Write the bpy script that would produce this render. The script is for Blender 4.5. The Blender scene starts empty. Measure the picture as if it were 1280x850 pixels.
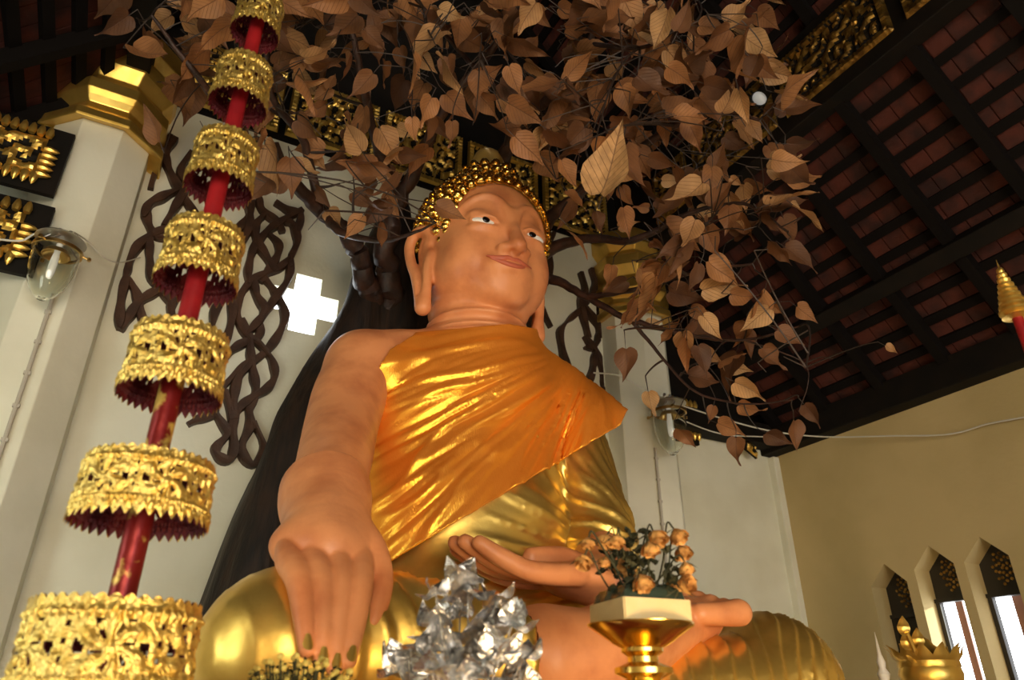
import bpy, bmesh, math, random
import numpy as np
from mathutils import Vector, Matrix, noise as mnoise

scene = bpy.context.scene
COL = scene.collection
PI = math.pi
rad = math.radians

# ---------------------------------------------------------------- camera
FPX, PITCH, YAW = 900.0, rad(27.3), rad(28.5)
CAM = np.array([0.0, 0.0, 1.6])
_F = np.array([math.sin(YAW) * math.cos(PITCH), math.cos(YAW) * math.cos(PITCH), math.sin(PITCH)])
_R = np.array([math.cos(YAW), -math.sin(YAW), 0.0])
_U = np.cross(_R, _F)
cd = bpy.data.cameras.new('camera')
cam = bpy.data.objects.new('camera', cd)
COL.objects.link(cam)
cam.location = CAM
cam.rotation_euler = (PI / 2 + PITCH, 0, -YAW)
cd.sensor_width = 36.0
cd.lens = 36.0 * FPX / 1280.0
cd.dof.use_dof = True
cd.dof.focus_distance = 4.3
cd.dof.aperture_fstop = 2.2
scene.camera = cam

def P(u, v, Y):
    """point of the place seen at photograph position (u, v), at the depth Y"""
    d = _F * FPX + _R * (u - 640) + _U * (425 - v)
    p = CAM + d * (Y / d[1])
    return Vector(p)

def PX(u, v, X):
    d = _F * FPX + _R * (u - 640) + _U * (425 - v)
    return Vector(CAM + d * (X / d[0]))

def PD(u, v, dist):
    d = _F * FPX + _R * (u - 640) + _U * (425 - v)
    return Vector(CAM + d * (dist / FPX))

# ---------------------------------------------------------------- world, lights, exposure
scene.view_settings.view_transform = 'Standard'
scene.view_settings.look = 'None'
scene.view_settings.gamma = 1.0
scene.view_settings.use_curve_mapping = False
scene.view_settings.exposure = 0.0
w = bpy.data.worlds.new('world'); scene.world = w; w.use_nodes = True
bg = w.node_tree.nodes['Background']
bg.inputs[0].default_value = (0.93, 0.97, 1.0, 1); bg.inputs[1].default_value = 7.0

def area(name, loc, target, size, sizey, power, color):
    ld = bpy.data.lights.new(name, 'AREA'); ld.shape = 'RECTANGLE'; ld.size = size; ld.size_y = sizey
    ld.energy = power; ld.color = color
    o = bpy.data.objects.new(name, ld); COL.objects.link(o); o.location = loc
    o.rotation_euler = (Vector(target) - Vector(loc)).to_track_quat('-Z', 'Y').to_euler()
    return o
area('doorway_light', (-0.8, -5.0, 2.0), (1.8, 4, 3.0), 2.6, 2.4, 290, (1.0, 0.80, 0.56))
area('window_daylight', (-2.2, 2.4, 2.2), (0.6, 5.2, 3.2), 1.6, 1.8, 44, (0.93, 1.0, 0.9))
area('low_front_fill', (1.5, 0.3, 1.0), (1.9, 4, 3.4), 0.6, 0.5, 40, (1.0, 0.68, 0.34))  # added warm fill, low in front, to brighten the gilding; no altar lamp here
sd = bpy.data.lights.new('sun', 'SUN'); sd.energy = 5.0; sd.angle = 0.02; sd.color = (1.0, 1.0, 0.86)
so_ = bpy.data.objects.new('sun', sd); COL.objects.link(so_); so_.rotation_euler = Vector((-.72, .62, -.20)).to_track_quat('-Z', 'Y').to_euler()
#area('rear_window_light', (0.78, 5.75, 4.5), (0.8, 4.0, 4.2), 0.6, 0.6, 60, (0.85, 0.93, 1.0))

# ---------------------------------------------------------------- materials
def mat(name, base=(0.5, 0.5, 0.5), rough=0.5, metal=0.0, spec=0.5, bump=0.0, bscale=20.0, var=None, vscale=4.0,
        vrange=(0.4, 0.65), stretch=None, coord='Object', detail=4.0, emit=None, estr=0.0, trans=0.0, ior=1.45,
        sheen=0.0, rvar=0.0, alpha=1.0):
    m = bpy.data.materials.new(name); m.use_nodes = True
    nt = m.node_tree; N = nt.nodes; L = nt.links
    b = N['Principled BSDF']
    b.inputs['Base Color'].default_value = (*base, 1)
    b.inputs['Roughness'].default_value = rough
    b.inputs['Metallic'].default_value = metal
    b.inputs['Specular IOR Level'].default_value = spec
    b.inputs['Transmission Weight'].default_value = trans
    b.inputs['IOR'].default_value = ior
    b.inputs['Sheen Weight'].default_value = sheen
    b.inputs['Alpha'].default_value = alpha
    if emit:
        b.inputs['Emission Color'].default_value = (*emit, 1); b.inputs['Emission Strength'].default_value = estr
    tc = N.new('ShaderNodeTexCoord'); mp = N.new('ShaderNodeMapping')
    L.new(tc.outputs[coord], mp.inputs[0])
    if stretch: mp.inputs['Scale'].default_value = stretch
    m['_'] = 1
    if var is not None:
        n = N.new('ShaderNodeTexNoise'); n.inputs['Scale'].default_value = vscale; n.inputs['Detail'].default_value = detail
        L.new(mp.outputs[0], n.inputs['Vector'])
        r = N.new('ShaderNodeMapRange'); r.inputs[1].default_value = vrange[0]; r.inputs[2].default_value = vrange[1]
        L.new(n.outputs['Fac'], r.inputs[0])
        mx = N.new('ShaderNodeMix'); mx.data_type = 'RGBA'
        mx.inputs[6].default_value = (*base, 1); mx.inputs[7].default_value = (*var, 1)
        L.new(r.outputs[0], mx.inputs[0]); L.new(mx.outputs[2], b.inputs['Base Color'])
        if rvar:
            ma = N.new('ShaderNodeMath'); ma.operation = 'MULTIPLY_ADD'; ma.inputs[1].default_value = rvar; ma.inputs[2].default_value = rough
            L.new(r.outputs[0], ma.inputs[0]); L.new(ma.outputs[0], b.inputs['Roughness'])
    if bump:
        n = N.new('ShaderNodeTexNoise'); n.inputs['Scale'].default_value = bscale; n.inputs['Detail'].default_value = 5
        L.new(mp.outputs[0], n.inputs['Vector'])
        bp = N.new('ShaderNodeBump'); bp.inputs['Strength'].default_value = bump; bp.inputs['Distance'].default_value = 0.02
        L.new(n.outputs['Fac'], bp.inputs['Height']); L.new(bp.outputs[0], b.inputs['Normal'])
    return m

M = {}
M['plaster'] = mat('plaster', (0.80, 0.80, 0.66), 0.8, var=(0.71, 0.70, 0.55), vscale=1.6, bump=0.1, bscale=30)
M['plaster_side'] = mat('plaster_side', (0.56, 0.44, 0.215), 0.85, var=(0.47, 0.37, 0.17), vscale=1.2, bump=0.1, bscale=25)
M['pillar'] = mat('pillar_paint', (0.79, 0.79, 0.66), 0.65, var=(0.70, 0.70, 0.57), vscale=2.0, bump=0.06, bscale=30)
M['dark_wood'] = mat('dark_wood', (0.005, 0.004, 0.003), 0.7, spec=.25, var=(0.009, 0.006, 0.004), vscale=6, stretch=(1, 1, 1))
M['vine_wood'] = mat('vine_wood', (0.040, 0.018, 0.010), 0.55, var=(0.075, 0.034, 0.018), vscale=9, bump=0.25, bscale=30)
M['trunk'] = mat('trunk_wood', (0.008, 0.005, 0.004), 0.6, var=(0.028, 0.014, 0.008), vscale=5, stretch=(4, 4, 0.6), bump=0.5, bscale=8)
M['branch'] = mat('branch_bark', (0.022, 0.010, 0.007), 0.5, var=(0.05, 0.020, 0.012), vscale=14, bump=0.3, bscale=30)
M['twig'] = mat('twig', (0.030, 0.018, 0.013), 0.6)
M['skin'] = mat('painted_skin', (0.73, 0.295, 0.12), 0.40, spec=0.4, var=(0.54, 0.185, 0.07), vscale=5.0, vrange=(0.44, 0.66), bump=0.14, bscale=16, detail=8)
M['lips'] = mat('lip_paint', (0.52, 0.125, 0.06), 0.4, var=(0.48, 0.12, 0.07), vscale=12)
M['eye_white'] = mat('eye_white', (0.85, 0.84, 0.80), 0.3)
M['eye_black'] = mat('eye_black', (0.006, 0.004, 0.004), 0.2)
M['gold'] = mat('gold_leaf', (0.86, 0.58, 0.14), 0.30, metal=0.85, var=(0.66, 0.42, 0.09), vscale=5, vrange=(0.4, 0.7), bump=0.14, bscale=11, rvar=0.12)
M['gold_bright'] = mat('gold_bright', (0.92, 0.60, 0.15), 0.2, metal=1.0)
M['gold_old'] = mat('gold_old', (0.50, 0.30, 0.07), 0.38, metal=0.9, var=(0.18, 0.10, 0.03), vscale=14, bump=0.3, bscale=30)
M['gold_filigree'] = mat('gold_filigree', (0.92, 0.68, 0.20), 0.30, metal=0.85, var=(0.76, 0.50, 0.10), vscale=30, bump=0.5, bscale=60)
M['red'] = mat('red_lacquer', (0.30, 0.012, 0.015), 0.35, var=(0.2, 0.008, 0.012), vscale=8)
M['red_lining'] = mat('red_lining', (0.10, 0.006, 0.010), 0.6)
M['gilded_red'] = mat('worn_gilding', (0.62, 0.42, 0.10), 0.35, metal=0.5, var=(0.20, 0.012, 0.012), vscale=11, vrange=(0.47, 0.53), bump=0.2)
M['tile'] = mat('roof_tile', (0.085, 0.018, 0.010), 0.8, var=(0.028, 0.008, 0.006), vscale=5, bump=0.3, bscale=20)
M['batten'] = mat('batten_wood', (0.004, 0.0025, 0.002), 0.8, spec=0.2)
M['steel'] = mat('steel', (0.45, 0.43, 0.40), 0.35, metal=0.9)
M['brass'] = mat('brass', (0.55, 0.36, 0.13), 0.3, metal=1.0)
M['glass'] = mat('lamp_glass', (0.93, 0.95, 0.90), 0.04, trans=1.0, ior=1.42)
M['bulb'] = mat('bulb_glass', (0.9, 0.9, 0.88), 0.15, spec=0.6, emit=(1, 0.95, 0.85), estr=0.15)
M['cable'] = mat('white_cable', (0.62, 0.60, 0.52), 0.5)
M['conduit'] = mat('conduit', (0.48, 0.45, 0.38), 0.5)
M['silver'] = mat('silver_foil', (0.80, 0.80, 0.80), 0.22, metal=0.9, var=(0.50, 0.50, 0.50), vscale=25, bump=0.5, bscale=40)
M['rose'] = mat('dried_rose', (0.70, 0.36, 0.10), 0.7, var=(0.42, 0.19, 0.05), vscale=30, bump=0.4, bscale=60)
M['dry_leaf'] = mat('dry_green', (0.028, 0.032, 0.014), 0.7, var=(0.05, 0.05, 0.02), vscale=20, bump=0.3, bscale=40)
M['yellow_bloom'] = mat('yellow_bloom', (0.72, 0.50, 0.12), 0.7, var=(0.5, 0.42, 0.1), vscale=50)
M['box_cream'] = mat('cream_card', (0.62, 0.50, 0.26), 0.35, spec=0.6, bump=0.3, bscale=16)
M['foil_green'] = mat('green_foil', (0.06, 0.09, 0.07), 0.15, metal=0.4, bump=0.8, bscale=14)
M['window_wood'] = mat('window_wood', (0.030, 0.026, 0.020), 0.5)
M['shutter'] = mat('shutter_paint', (0.40, 0.20, 0.17), 0.6)
M['floor'] = mat('floor_tile', (0.30, 0.22, 0.15), 0.35, var=(0.24, 0.17, 0.11), vscale=3)
M['altar_red'] = mat('altar_red', (0.22, 0.03, 0.02), 0.4, var=(0.15, 0.02, 0.015), vscale=6)
M['white_paint'] = mat('white_paint', (0.75, 0.73, 0.66), 0.5)

def robe_material():
    m = bpy.data.materials.new('orange_satin'); m.use_nodes = True
    nt = m.node_tree; N = nt.nodes; L = nt.links; N.remove(N['Principled BSDF'])
    tc = N.new('ShaderNodeTexCoord')
    wv = N.new('ShaderNodeTexNoise'); wv.inputs['Scale'].default_value = 160; wv.inputs['Detail'].default_value = 1
    mp = N.new('ShaderNodeMapping'); mp.inputs['Rotation'].default_value = (0, rad(-40), 0); mp.inputs['Scale'].default_value = (1, 1, 0.25)
    L.new(tc.outputs['Object'], mp.inputs[0]); L.new(mp.outputs[0], wv.inputs['Vector'])
    bp = N.new('ShaderNodeBump'); bp.inputs['Strength'].default_value = 0.35; bp.inputs['Distance'].default_value = 0.004
    L.new(wv.outputs['Fac'], bp.inputs['Height'])
    d = N.new('ShaderNodeBsdfPrincipled'); d.inputs['Base Color'].default_value = (0.85, 0.26, 0.028, 1); d.inputs['Roughness'].default_value = 0.55
    d.inputs['Specular IOR Level'].default_value = 0.2
    g = N.new('ShaderNodeBsdfAnisotropic'); g.inputs['Color'].default_value = (1.0, 0.60, 0.06, 1); g.inputs['Roughness'].default_value = 0.27
    L.new(bp.outputs[0], g.inputs['Normal']); L.new(bp.outputs[0], d.inputs['Normal'])
    mx = N.new('ShaderNodeMixShader'); mx.inputs[0].default_value = 0.42
    L.new(d.outputs[0], mx.inputs[1]); L.new(g.outputs[0], mx.inputs[2])
    L.new(mx.outputs[0], N['Material Output'].inputs[0])
    return m
M['robe'] = robe_material()

def leaf_material():
    m = bpy.data.materials.new('dry_bodhi_leaf'); m.use_nodes = True
    nt = m.node_tree; N = nt.nodes; L = nt.links; b = N['Principled BSDF']
    uv = N.new('ShaderNodeUVMap'); sp = N.new('ShaderNodeSeparateXYZ'); L.new(uv.outputs[0], sp.inputs[0])
    # side veins: slanted lines that mirror about the midrib (u = 0.5)
    a = N.new('ShaderNodeMath'); a.operation = 'SUBTRACT'; a.inputs[1].default_value = 0.5; L.new(sp.outputs[0], a.inputs[0])
    ab = N.new('ShaderNodeMath'); ab.operation = 'ABSOLUTE'; L.new(a.outputs[0], ab.inputs[0])
    k = N.new('ShaderNodeMath'); k.operation = 'MULTIPLY_ADD'; k.inputs[1].default_value = -0.75; L.new(ab.outputs[0], k.inputs[0]); L.new(sp.outputs[1], k.inputs[2])
    f = N.new('ShaderNodeMath'); f.operation = 'MULTIPLY'; f.inputs[1].default_value = 9.0; L.new(k.outputs[0], f.inputs[0])
    fr = N.new('ShaderNodeMath'); fr.operation = 'PINGPONG'; fr.inputs[1].default_value = 0.5; L.new(f.outputs[0], fr.inputs[0])
    vr = N.new('ShaderNodeMapRange'); vr.inputs[1].default_value = 0.0; vr.inputs[2].default_value = 0.07; vr.inputs[3].default_value = 1; vr.inputs[4].default_value = 0; L.new(fr.outputs[0], vr.inputs[0])
    mr = N.new('ShaderNodeMapRange'); mr.inputs[1].default_value = 0.0; mr.inputs[2].default_value = 0.022; mr.inputs[3].default_value = 1; mr.inputs[4].default_value = 0; L.new(ab.outputs[0], mr.inputs[0])
    mxv = N.new('ShaderNodeMath'); mxv.operation = 'MAXIMUM'; L.new(vr.outputs[0], mxv.inputs[0]); L.new(mr.outputs[0], mxv.inputs[1])
    at = N.new('ShaderNodeAttribute'); at.attribute_name = 'tint'; 
    oi = N.new('ShaderNodeObjectInfo')
    ad = N.new('ShaderNodeMath'); ad.operation = 'ADD'; L.new(at.outputs['Fac'], ad.inputs[0]); L.new(oi.outputs['Random'], ad.inputs[1])
    fq = N.new('ShaderNodeMath'); fq.operation = 'FRACT'; L.new(ad.outputs[0], fq.inputs[0])
    cr = N.new('ShaderNodeValToRGB'); L.new(fq.outputs[0], cr.inputs[0])
    e = cr.color_ramp.elements
    e[0].position = 0.0; e[0].color = (0.095, 0.042, 0.020, 1)
    e[1].position = 1.0; e[1].color = (0.54, 0.33, 0.15, 1)
    x = e.new(0.45); x.color = (0.27, 0.118, 0.046, 1)
    x = e.new(0.75); x.color = (0.40, 0.185, 0.072, 1)
    tc = N.new('ShaderNodeTexCoord'); n = N.new('ShaderNodeTexNoise'); n.inputs['Scale'].default_value = 9; L.new(tc.outputs['Object'], n.inputs['Vector'])
    m1 = N.new('ShaderNodeMix'); m1.data_type = 'RGBA'; m1.blend_type = 'MULTIPLY'; m1.inputs[0].default_value = 0.55
    rr = N.new('ShaderNodeMapRange'); rr.inputs[1].default_value = 0.35; rr.inputs[2].default_value = 0.65; rr.inputs[3].default_value = 0.55; rr.inputs[4].default_value = 1.15; L.new(n.outputs['Fac'], rr.inputs[0])
    L.new(cr.outputs[0], m1.inputs[6]); L.new(rr.outputs[0], m1.inputs[7])
    m2 = N.new('ShaderNodeMix'); m2.data_type = 'RGBA'; L.new(m1.outputs[2], m2.inputs[6]); m2.inputs[7].default_value = (0.10, 0.04, 0.02, 1)
    sc = N.new('ShaderNodeMath'); sc.operation = 'MULTIPLY'; sc.inputs[1].default_value = 0.85; L.new(mxv.outputs[0], sc.inputs[0]); L.new(sc.outputs[0], m2.inputs[0])
    L.new(m2.outputs[2], b.inputs['Base Color'])
    b.inputs['Roughness'].default_value = 0.55; b.inputs['Specular IOR Level'].default_value = 0.35
    bp = N.new('ShaderNodeBump'); bp.inputs['Strength'].default_value = 0.5; bp.inputs['Distance'].default_value = 0.006; bp.invert = True
    L.new(mxv.outputs[0], bp.inputs['Height']); L.new(bp.outputs[0], b.inputs['Normal'])
    tr = N.new('ShaderNodeBsdfTranslucent'); L.new(m2.outputs[2], tr.inputs[0])
    ms = N.new('ShaderNodeMixShader'); ms.inputs[0].default_value = 0.22
    L.new(b.outputs[0], ms.inputs[1]); L.new(tr.outputs[0], ms.inputs[2]); L.new(ms.outputs[0], N['Material Output'].inputs[0])
    return m
M['leaf'] = leaf_material()

# ---------------------------------------------------------------- object helpers
def tag(o, label=None, cat=None, group=None, kind=None):
    if label: o['label'] = label
    if cat: o['category'] = cat
    if group: o['group'] = group
    if kind: o['kind'] = kind
    return o

def thing(name, label, cat, loc=(0, 0, 0), group=None):
    o = bpy.data.objects.new(name, None); COL.objects.link(o); o.location = loc
    return tag(o, label, cat, group)

def link(name, me, m=None, parent=None, smooth=False, keep=True):
    o = bpy.data.objects.new(name, me); COL.objects.link(o)
    if m is not None:
        for mm in (m if isinstance(m, (list, tuple)) else [m]): me.materials.append(mm)
    if smooth:
        me.polygons.foreach_set('use_smooth', [True] * len(me.polygons))
    if parent is not None:
        o.parent = parent
        if keep: o.matrix_parent_inverse = Matrix.Translation(-Vector(parent_origin(parent)))
    return o

def parent_origin(p):
    l = Vector(p.location)
    while p.parent:
        p = p.parent
    return Vector(p.location) if p.type == 'EMPTY' else Vector((0, 0, 0))

class MB:
    """mesh builder: collects shapes in world coordinates and links them as one mesh"""
    def __init__(s): s.v = []; s.f = []; s.mi = []; s.k = 0
    def add(s, vs, fs, mi=0):
        o = len(s.v); s.v += [tuple(x) for x in vs]; s.f += [tuple(i + o for i in f) for f in fs]; s.mi += [mi] * len(fs); return s
    def box(s, c, size, rot=None, mi=0):
        hx, hy, hz = [a / 2 for a in size]
        vs = [Vector((x, y, z)) for x in (-hx, hx) for y in (-hy, hy) for z in (-hz, hz)]
        if rot is not None: vs = [rot @ v for v in vs]
        vs = [v + Vector(c) for v in vs]
        return s.add(vs, [(0, 1, 3, 2), (4, 6, 7, 5), (0, 4, 5, 1), (2, 3, 7, 6), (0, 2, 6, 4), (1, 5, 7, 3)], mi)
    def lathe(s, prof, c=(0, 0, 0), n=32, rot=None, sx=1, sy=1, mi=0, phase=0.0, cap=True):
        vs = []
        for r, z in prof:
            for i in range(n):
                a = 2 * PI * i / n + phase
                v = Vector((r * math.cos(a) * sx, r * math.sin(a) * sy, z))
                if rot is not None: v = rot @ v
                vs.append(v + Vector(c))
        fs = [(j * n + i, j * n + (i + 1) % n, (j + 1) * n + (i + 1) % n, (j + 1) * n + i) for j in range(len(prof) - 1) for i in range(n)]
        if cap:
            if prof[0][0] > 1e-6: fs.append(tuple(range(n))[::-1])
            if prof[-1][0] > 1e-6: fs.append(tuple((len(prof) - 1) * n + i for i in range(n)))
        return s.add(vs, fs, mi)
    def tube(s, pts, r, n=8, mi=0, cap=True, flat=1.0):
        pts = [Vector(p) for p in pts]; m = len(pts)
        rs = r if isinstance(r, (list, tuple)) else [r] * m
        up = Vector((0, 0, 1)); vs = []
        t0 = (pts[1] - pts[0]).normalized()
        if abs(t0.dot(up)) > 0.9: up = Vector((0, 1, 0))
        nrm = t0.cross(up).normalized()
        for i, p in enumerate(pts):
            t = (pts[min(i + 1, m - 1)] - pts[max(i - 1, 0)]).normalized()
            nrm = (nrm - t * nrm.dot(t)).normalized(); b = t.cross(nrm)
            for j in range(n):
                a = 2 * PI * j / n
                vs.append(p + (nrm * math.cos(a) + b * math.sin(a) * flat) * rs[i])
        fs = [(i * n + j, i * n + (j + 1) % n, (i + 1) * n + (j + 1) % n, (i + 1) * n + j) for i in range(m - 1) for j in range(n)]
        if cap: fs += [tuple(range(n))[::-1], tuple((m - 1) * n + j for j in range(n))]
        return s.add(vs, fs, mi)
    def prism(s, pts, off, mi=0):
        """closed outline (3-D points) extruded by the vector off"""
        pts = [Vector(p) for p in pts]; n = len(pts); off = Vector(off)
        vs = pts + [p + off for p in pts]
        fs = [tuple(range(n)), tuple(range(n, 2 * n))[::-1]] + [(i, i + n, (i + 1) % n + n, (i + 1) % n) for i in range(n)]
        return s.add(vs, fs, mi)
    def mesh(s, name):
        me = bpy.data.meshes.new(name); me.from_pydata(s.v, [], s.f); me.update(); return me
    def build(s, name, m, parent=None, smooth=False, bevel=0.0, recalc=True):
        me = s.mesh(name)
        o = link(name, me, m, parent, smooth)
        if max(s.mi, default=0): me.polygons.foreach_set('material_index', s.mi)
        if recalc:
            bm = bmesh.new(); bm.from_mesh(me); bmesh.ops.recalc_face_normals(bm, faces=bm.faces); bm.to_mesh(me); bm.free()
        if smooth: me.set_sharp_from_angle(angle=rad(40))
        if bevel:
            b = o.modifiers.new('bevel', 'BEVEL'); b.width = bevel; b.segments = 2; b.limit_method = 'ANGLE'
        return o

def spline(pts, k=6):
    """Catmull-Rom through points given as tuples of any length"""
    p = [np.array(q, float) for q in pts]
    p = [2 * p[0] - p[1]] + p + [2 * p[-1] - p[-2]]; out = []
    for i in range(1, len(p) - 2):
        for j in range(k):
            t = j / k
            out.append(0.5 * ((2 * p[i]) + (-p[i - 1] + p[i + 1]) * t + (2 * p[i - 1] - 5 * p[i] + 4 * p[i + 1] - p[i + 2]) * t * t + (-p[i - 1] + 3 * p[i] - 3 * p[i + 1] + p[i + 2]) * t ** 3))
    out.append(p[-2]); return out

# ---------------------------------------------------------------- sculpting in a distance field
class Sculpt:
    def __init__(s, lo, hi, h):
        s.lo = np.array(lo, float); s.h = h
        s.n = np.ceil((np.array(hi) - s.lo) / h).astype(int) + 1
        s.f = np.full(s.n, 9.0, np.float32)
    def blk(s, lo, hi):
        a = np.clip(np.floor((np.array(lo) - s.lo) / s.h).astype(int), 0, s.n - 1)
        b = np.clip(np.ceil((np.array(hi) - s.lo) / s.h).astype(int) + 1, 1, s.n)
        if np.any(b <= a): return None, None
        ax = [(s.lo[i] + s.h * np.arange(a[i], b[i])).astype(np.float32) for i in range(3)]
        return (slice(a[0], b[0]), slice(a[1], b[1]), slice(a[2], b[2])), np.meshgrid(*ax, indexing='ij', sparse=True)
    def mix(s, sl, d, k, op):
        a = s.f[sl]
        if op == '+':
            if k <= 0: s.f[sl] = np.minimum(a, d); return
            h = np.clip(k - np.abs(a - d), 0, None) / k
            s.f[sl] = np.minimum(a, d) - h * h * k * 0.25
        else:
            d = -d
            h = np.clip(k - np.abs(a - d), 0, None) / max(k, 1e-6)
            s.f[sl] = np.maximum(a, d) + h * h * k * 0.25
    def ell(s, c, r, rot=None, k=0.03, op='+'):
        c = np.array(c, float); r = np.array(r, float); m = r.max() + k + 3 * s.h
        sl, g = s.blk(c - m, c + m)
        if sl is None: return s
        x, y, z = g[0] - c[0], g[1] - c[1], g[2] - c[2]
        if rot is not None:
            R = np.array(rot)
            x, y, z = R[0, 0] * x + R[1, 0] * y + R[2, 0] * z, R[0, 1] * x + R[1, 1] * y + R[2, 1] * z, R[0, 2] * x + R[1, 2] * y + R[2, 2] * z
        k0 = np.sqrt((x / r[0]) ** 2 + (y / r[1]) ** 2 + (z / r[2]) ** 2)
        k1 = np.sqrt((x / r[0] ** 2) ** 2 + (y / r[1] ** 2) ** 2 + (z / r[2] ** 2) ** 2) + 1e-9
        s.mix(sl, k0 * (k0 - 1) / k1, k, op); return s
    def cone(s, a, b, ra, rb, k=0.03, op='+'):
        a = np.array(a, float); b = np.array(b, float); m = max(ra, rb) + k + 3 * s.h
        sl, g = s.blk(np.minimum(a, b) - m, np.maximum(a, b) + m)
        if sl is None: return s
        ba = b - a; L = max(ba @ ba, 1e-12)
        x, y, z = g[0] - a[0], g[1] - a[1], g[2] - a[2]
        t = np.clip((x * ba[0] + y * ba[1] + z * ba[2]) / L, 0, 1)
        d = np.sqrt((x - t * ba[0]) ** 2 + (y - t * ba[1]) ** 2 + (z - t * ba[2]) ** 2) - (ra + (rb - ra) * t)
        s.mix(sl, d, k, op); return s
    def chain(s, pts, k=0.03, op='+', sub=4, group=True):
        """pts: (x, y, z, r); smooth curve; the chain itself is merged hard, then blended"""
        q = spline(pts, sub)
        if op == '+' and group:
            t = Sculpt.__new__(Sculpt); t.lo = s.lo; t.h = s.h; t.n = s.n
            q_ = np.array(q); m = q_[:, 3].max() + k + 3 * s.h
            sl, g = s.blk(q_[:, :3].min(0) - m, q_[:, :3].max(0) + m)
            if sl is None: return s
            D = None
            for a, b in zip(q[:-1], q[1:]):
                ba = b[:3] - a[:3]; L = max(ba @ ba, 1e-12)
                x, y, z = g[0] - a[0], g[1] - a[1], g[2] - a[2]
                tt = np.clip((x * ba[0] + y * ba[1] + z * ba[2]) / L, 0, 1)
                d = np.sqrt((x - tt * ba[0]) ** 2 + (y - tt * ba[1]) ** 2 + (z - tt * ba[2]) ** 2) - (a[3] + (b[3] - a[3]) * tt)
                D = d if D is None else np.minimum(D, d)
            s.mix(sl, D, k, op)
        else:
            for a, b in zip(q[:-1], q[1:]): s.cone(a[:3], b[:3], a[3], b[3], k, op)
        return s
    def cut(s, point, normal):
        """remove what lies on the side the normal points to"""
        nrm = np.array(normal, float); nrm /= np.linalg.norm(nrm)
        sl, g = s.blk(s.lo, s.lo + s.h * (s.n - 1))
        d = (g[0] - point[0]) * nrm[0] + (g[1] - point[1]) * nrm[1] + (g[2] - point[2]) * nrm[2]
        s.f = np.maximum(s.f, d.astype(np.float32)); return s
    def extract(s):
        f = s.f; n = f.shape; ins = f < 0
        c = np.zeros([k - 1 for k in n], np.int8)
        for i in (0, 1):
            for j in (0, 1):
                for k in (0, 1): c += ins[i:n[0] - 1 + i, j:n[1] - 1 + j, k:n[2] - 1 + k]
        act = (c > 0) & (c < 8)
        idx = np.argwhere(act); vid = np.full(act.shape, -1, np.int64); vid[act] = np.arange(len(idx))
        pos = np.zeros((len(idx), 3)); cnt = np.zeros(len(idx))
        cr = {(i, j, k): f[idx[:, 0] + i, idx[:, 1] + j, idx[:, 2] + k].astype(float) for i in (0, 1) for j in (0, 1) for k in (0, 1)}
        for a in cr:
            for ax in range(3):
                if a[ax] == 0:
                    b = list(a); b[ax] = 1; b = tuple(b)
                    fa, fb = cr[a], cr[b]; m = (fa < 0) != (fb < 0)
                    t = np.where(m, fa / np.where(m, fa - fb, 1), 0)
                    p = np.tile(np.array(a, float), (len(idx), 1)); p[:, ax] = t
                    pos += p * m[:, None]; cnt += m
        pos = s.lo + s.h * (idx + pos / cnt[:, None])
        faces = []
        for ax in range(3):
            u, v = (ax + 1) % 3, (ax + 2) % 3
            sa = [slice(None)] * 3; sb = [slice(None)] * 3; sa[ax] = slice(0, -1); sb[ax] = slice(1, None)
            A = ins[tuple(sa)]; B = ins[tuple(sb)]
            e = np.argwhere(A != B)
            ok = (e[:, u] > 0) & (e[:, v] > 0) & (e[:, u] < n[u] - 1) & (e[:, v] < n[v] - 1); e = e[ok]
            flip = A[e[:, 0], e[:, 1], e[:, 2]]
            q = []
            for du, dv in ((-1, -1), (0, -1), (0, 0), (-1, 0)):
                t = e.copy(); t[:, u] += du; t[:, v] += dv; q.append(vid[t[:, 0], t[:, 1], t[:, 2]])
            q = np.stack(q, 1); q[~flip] = q[~flip][:, ::-1]; faces.append(q)
        return pos, np.concatenate(faces)

def relax(pos, faces, it=2, lam=0.5):
    e = np.concatenate([faces[:, [0, 1]], faces[:, [1, 2]], faces[:, [2, 3]], faces[:, [3, 0]]])
    for _ in range(it):
        acc = np.zeros_like(pos); cnt = np.zeros(len(pos))
        for a, b in ((0, 1), (1, 0)):
            for k in range(3): acc[:, k] += np.bincount(e[:, a], pos[e[:, b], k], len(pos))
            cnt += np.bincount(e[:, a], minlength=len(pos))
        pos = pos + lam * (acc / np.maximum(cnt, 1)[:, None] - pos)
    return pos

def vnormals(pos, faces):
    n = np.cross(pos[faces[:, 2]] - pos[faces[:, 0]], pos[faces[:, 3]] - pos[faces[:, 1]])
    a = np.zeros_like(pos)
    for c in range(4):
        for k in range(3): a[:, k] += np.bincount(faces[:, c], n[:, k], len(pos))
    return a / np.maximum(np.linalg.norm(a, axis=1), 1e-9)[:, None]

def npmesh(name, pos, faces):
    me = bpy.data.meshes.new(name)
    me.vertices.add(len(pos)); me.vertices.foreach_set('co', np.asarray(pos, np.float32).ravel())
    k = faces.shape[1]
    me.loops.add(faces.size); me.loops.foreach_set('vertex_index', faces.astype(np.int32).ravel())
    me.polygons.add(len(faces)); me.polygons.foreach_set('loop_start', np.arange(0, faces.size, k, dtype=np.int32))
    me.polygons.foreach_set('use_smooth', np.ones(len(faces), bool))
    me.update(calc_edges=True); me.validate(); return me

def join_parts(parts):
    P_, F_ = [], []; o = 0
    for p, f in parts: P_.append(p); F_.append(f + o); o += len(p)
    return np.concatenate(P_), np.concatenate(F_)

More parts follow.
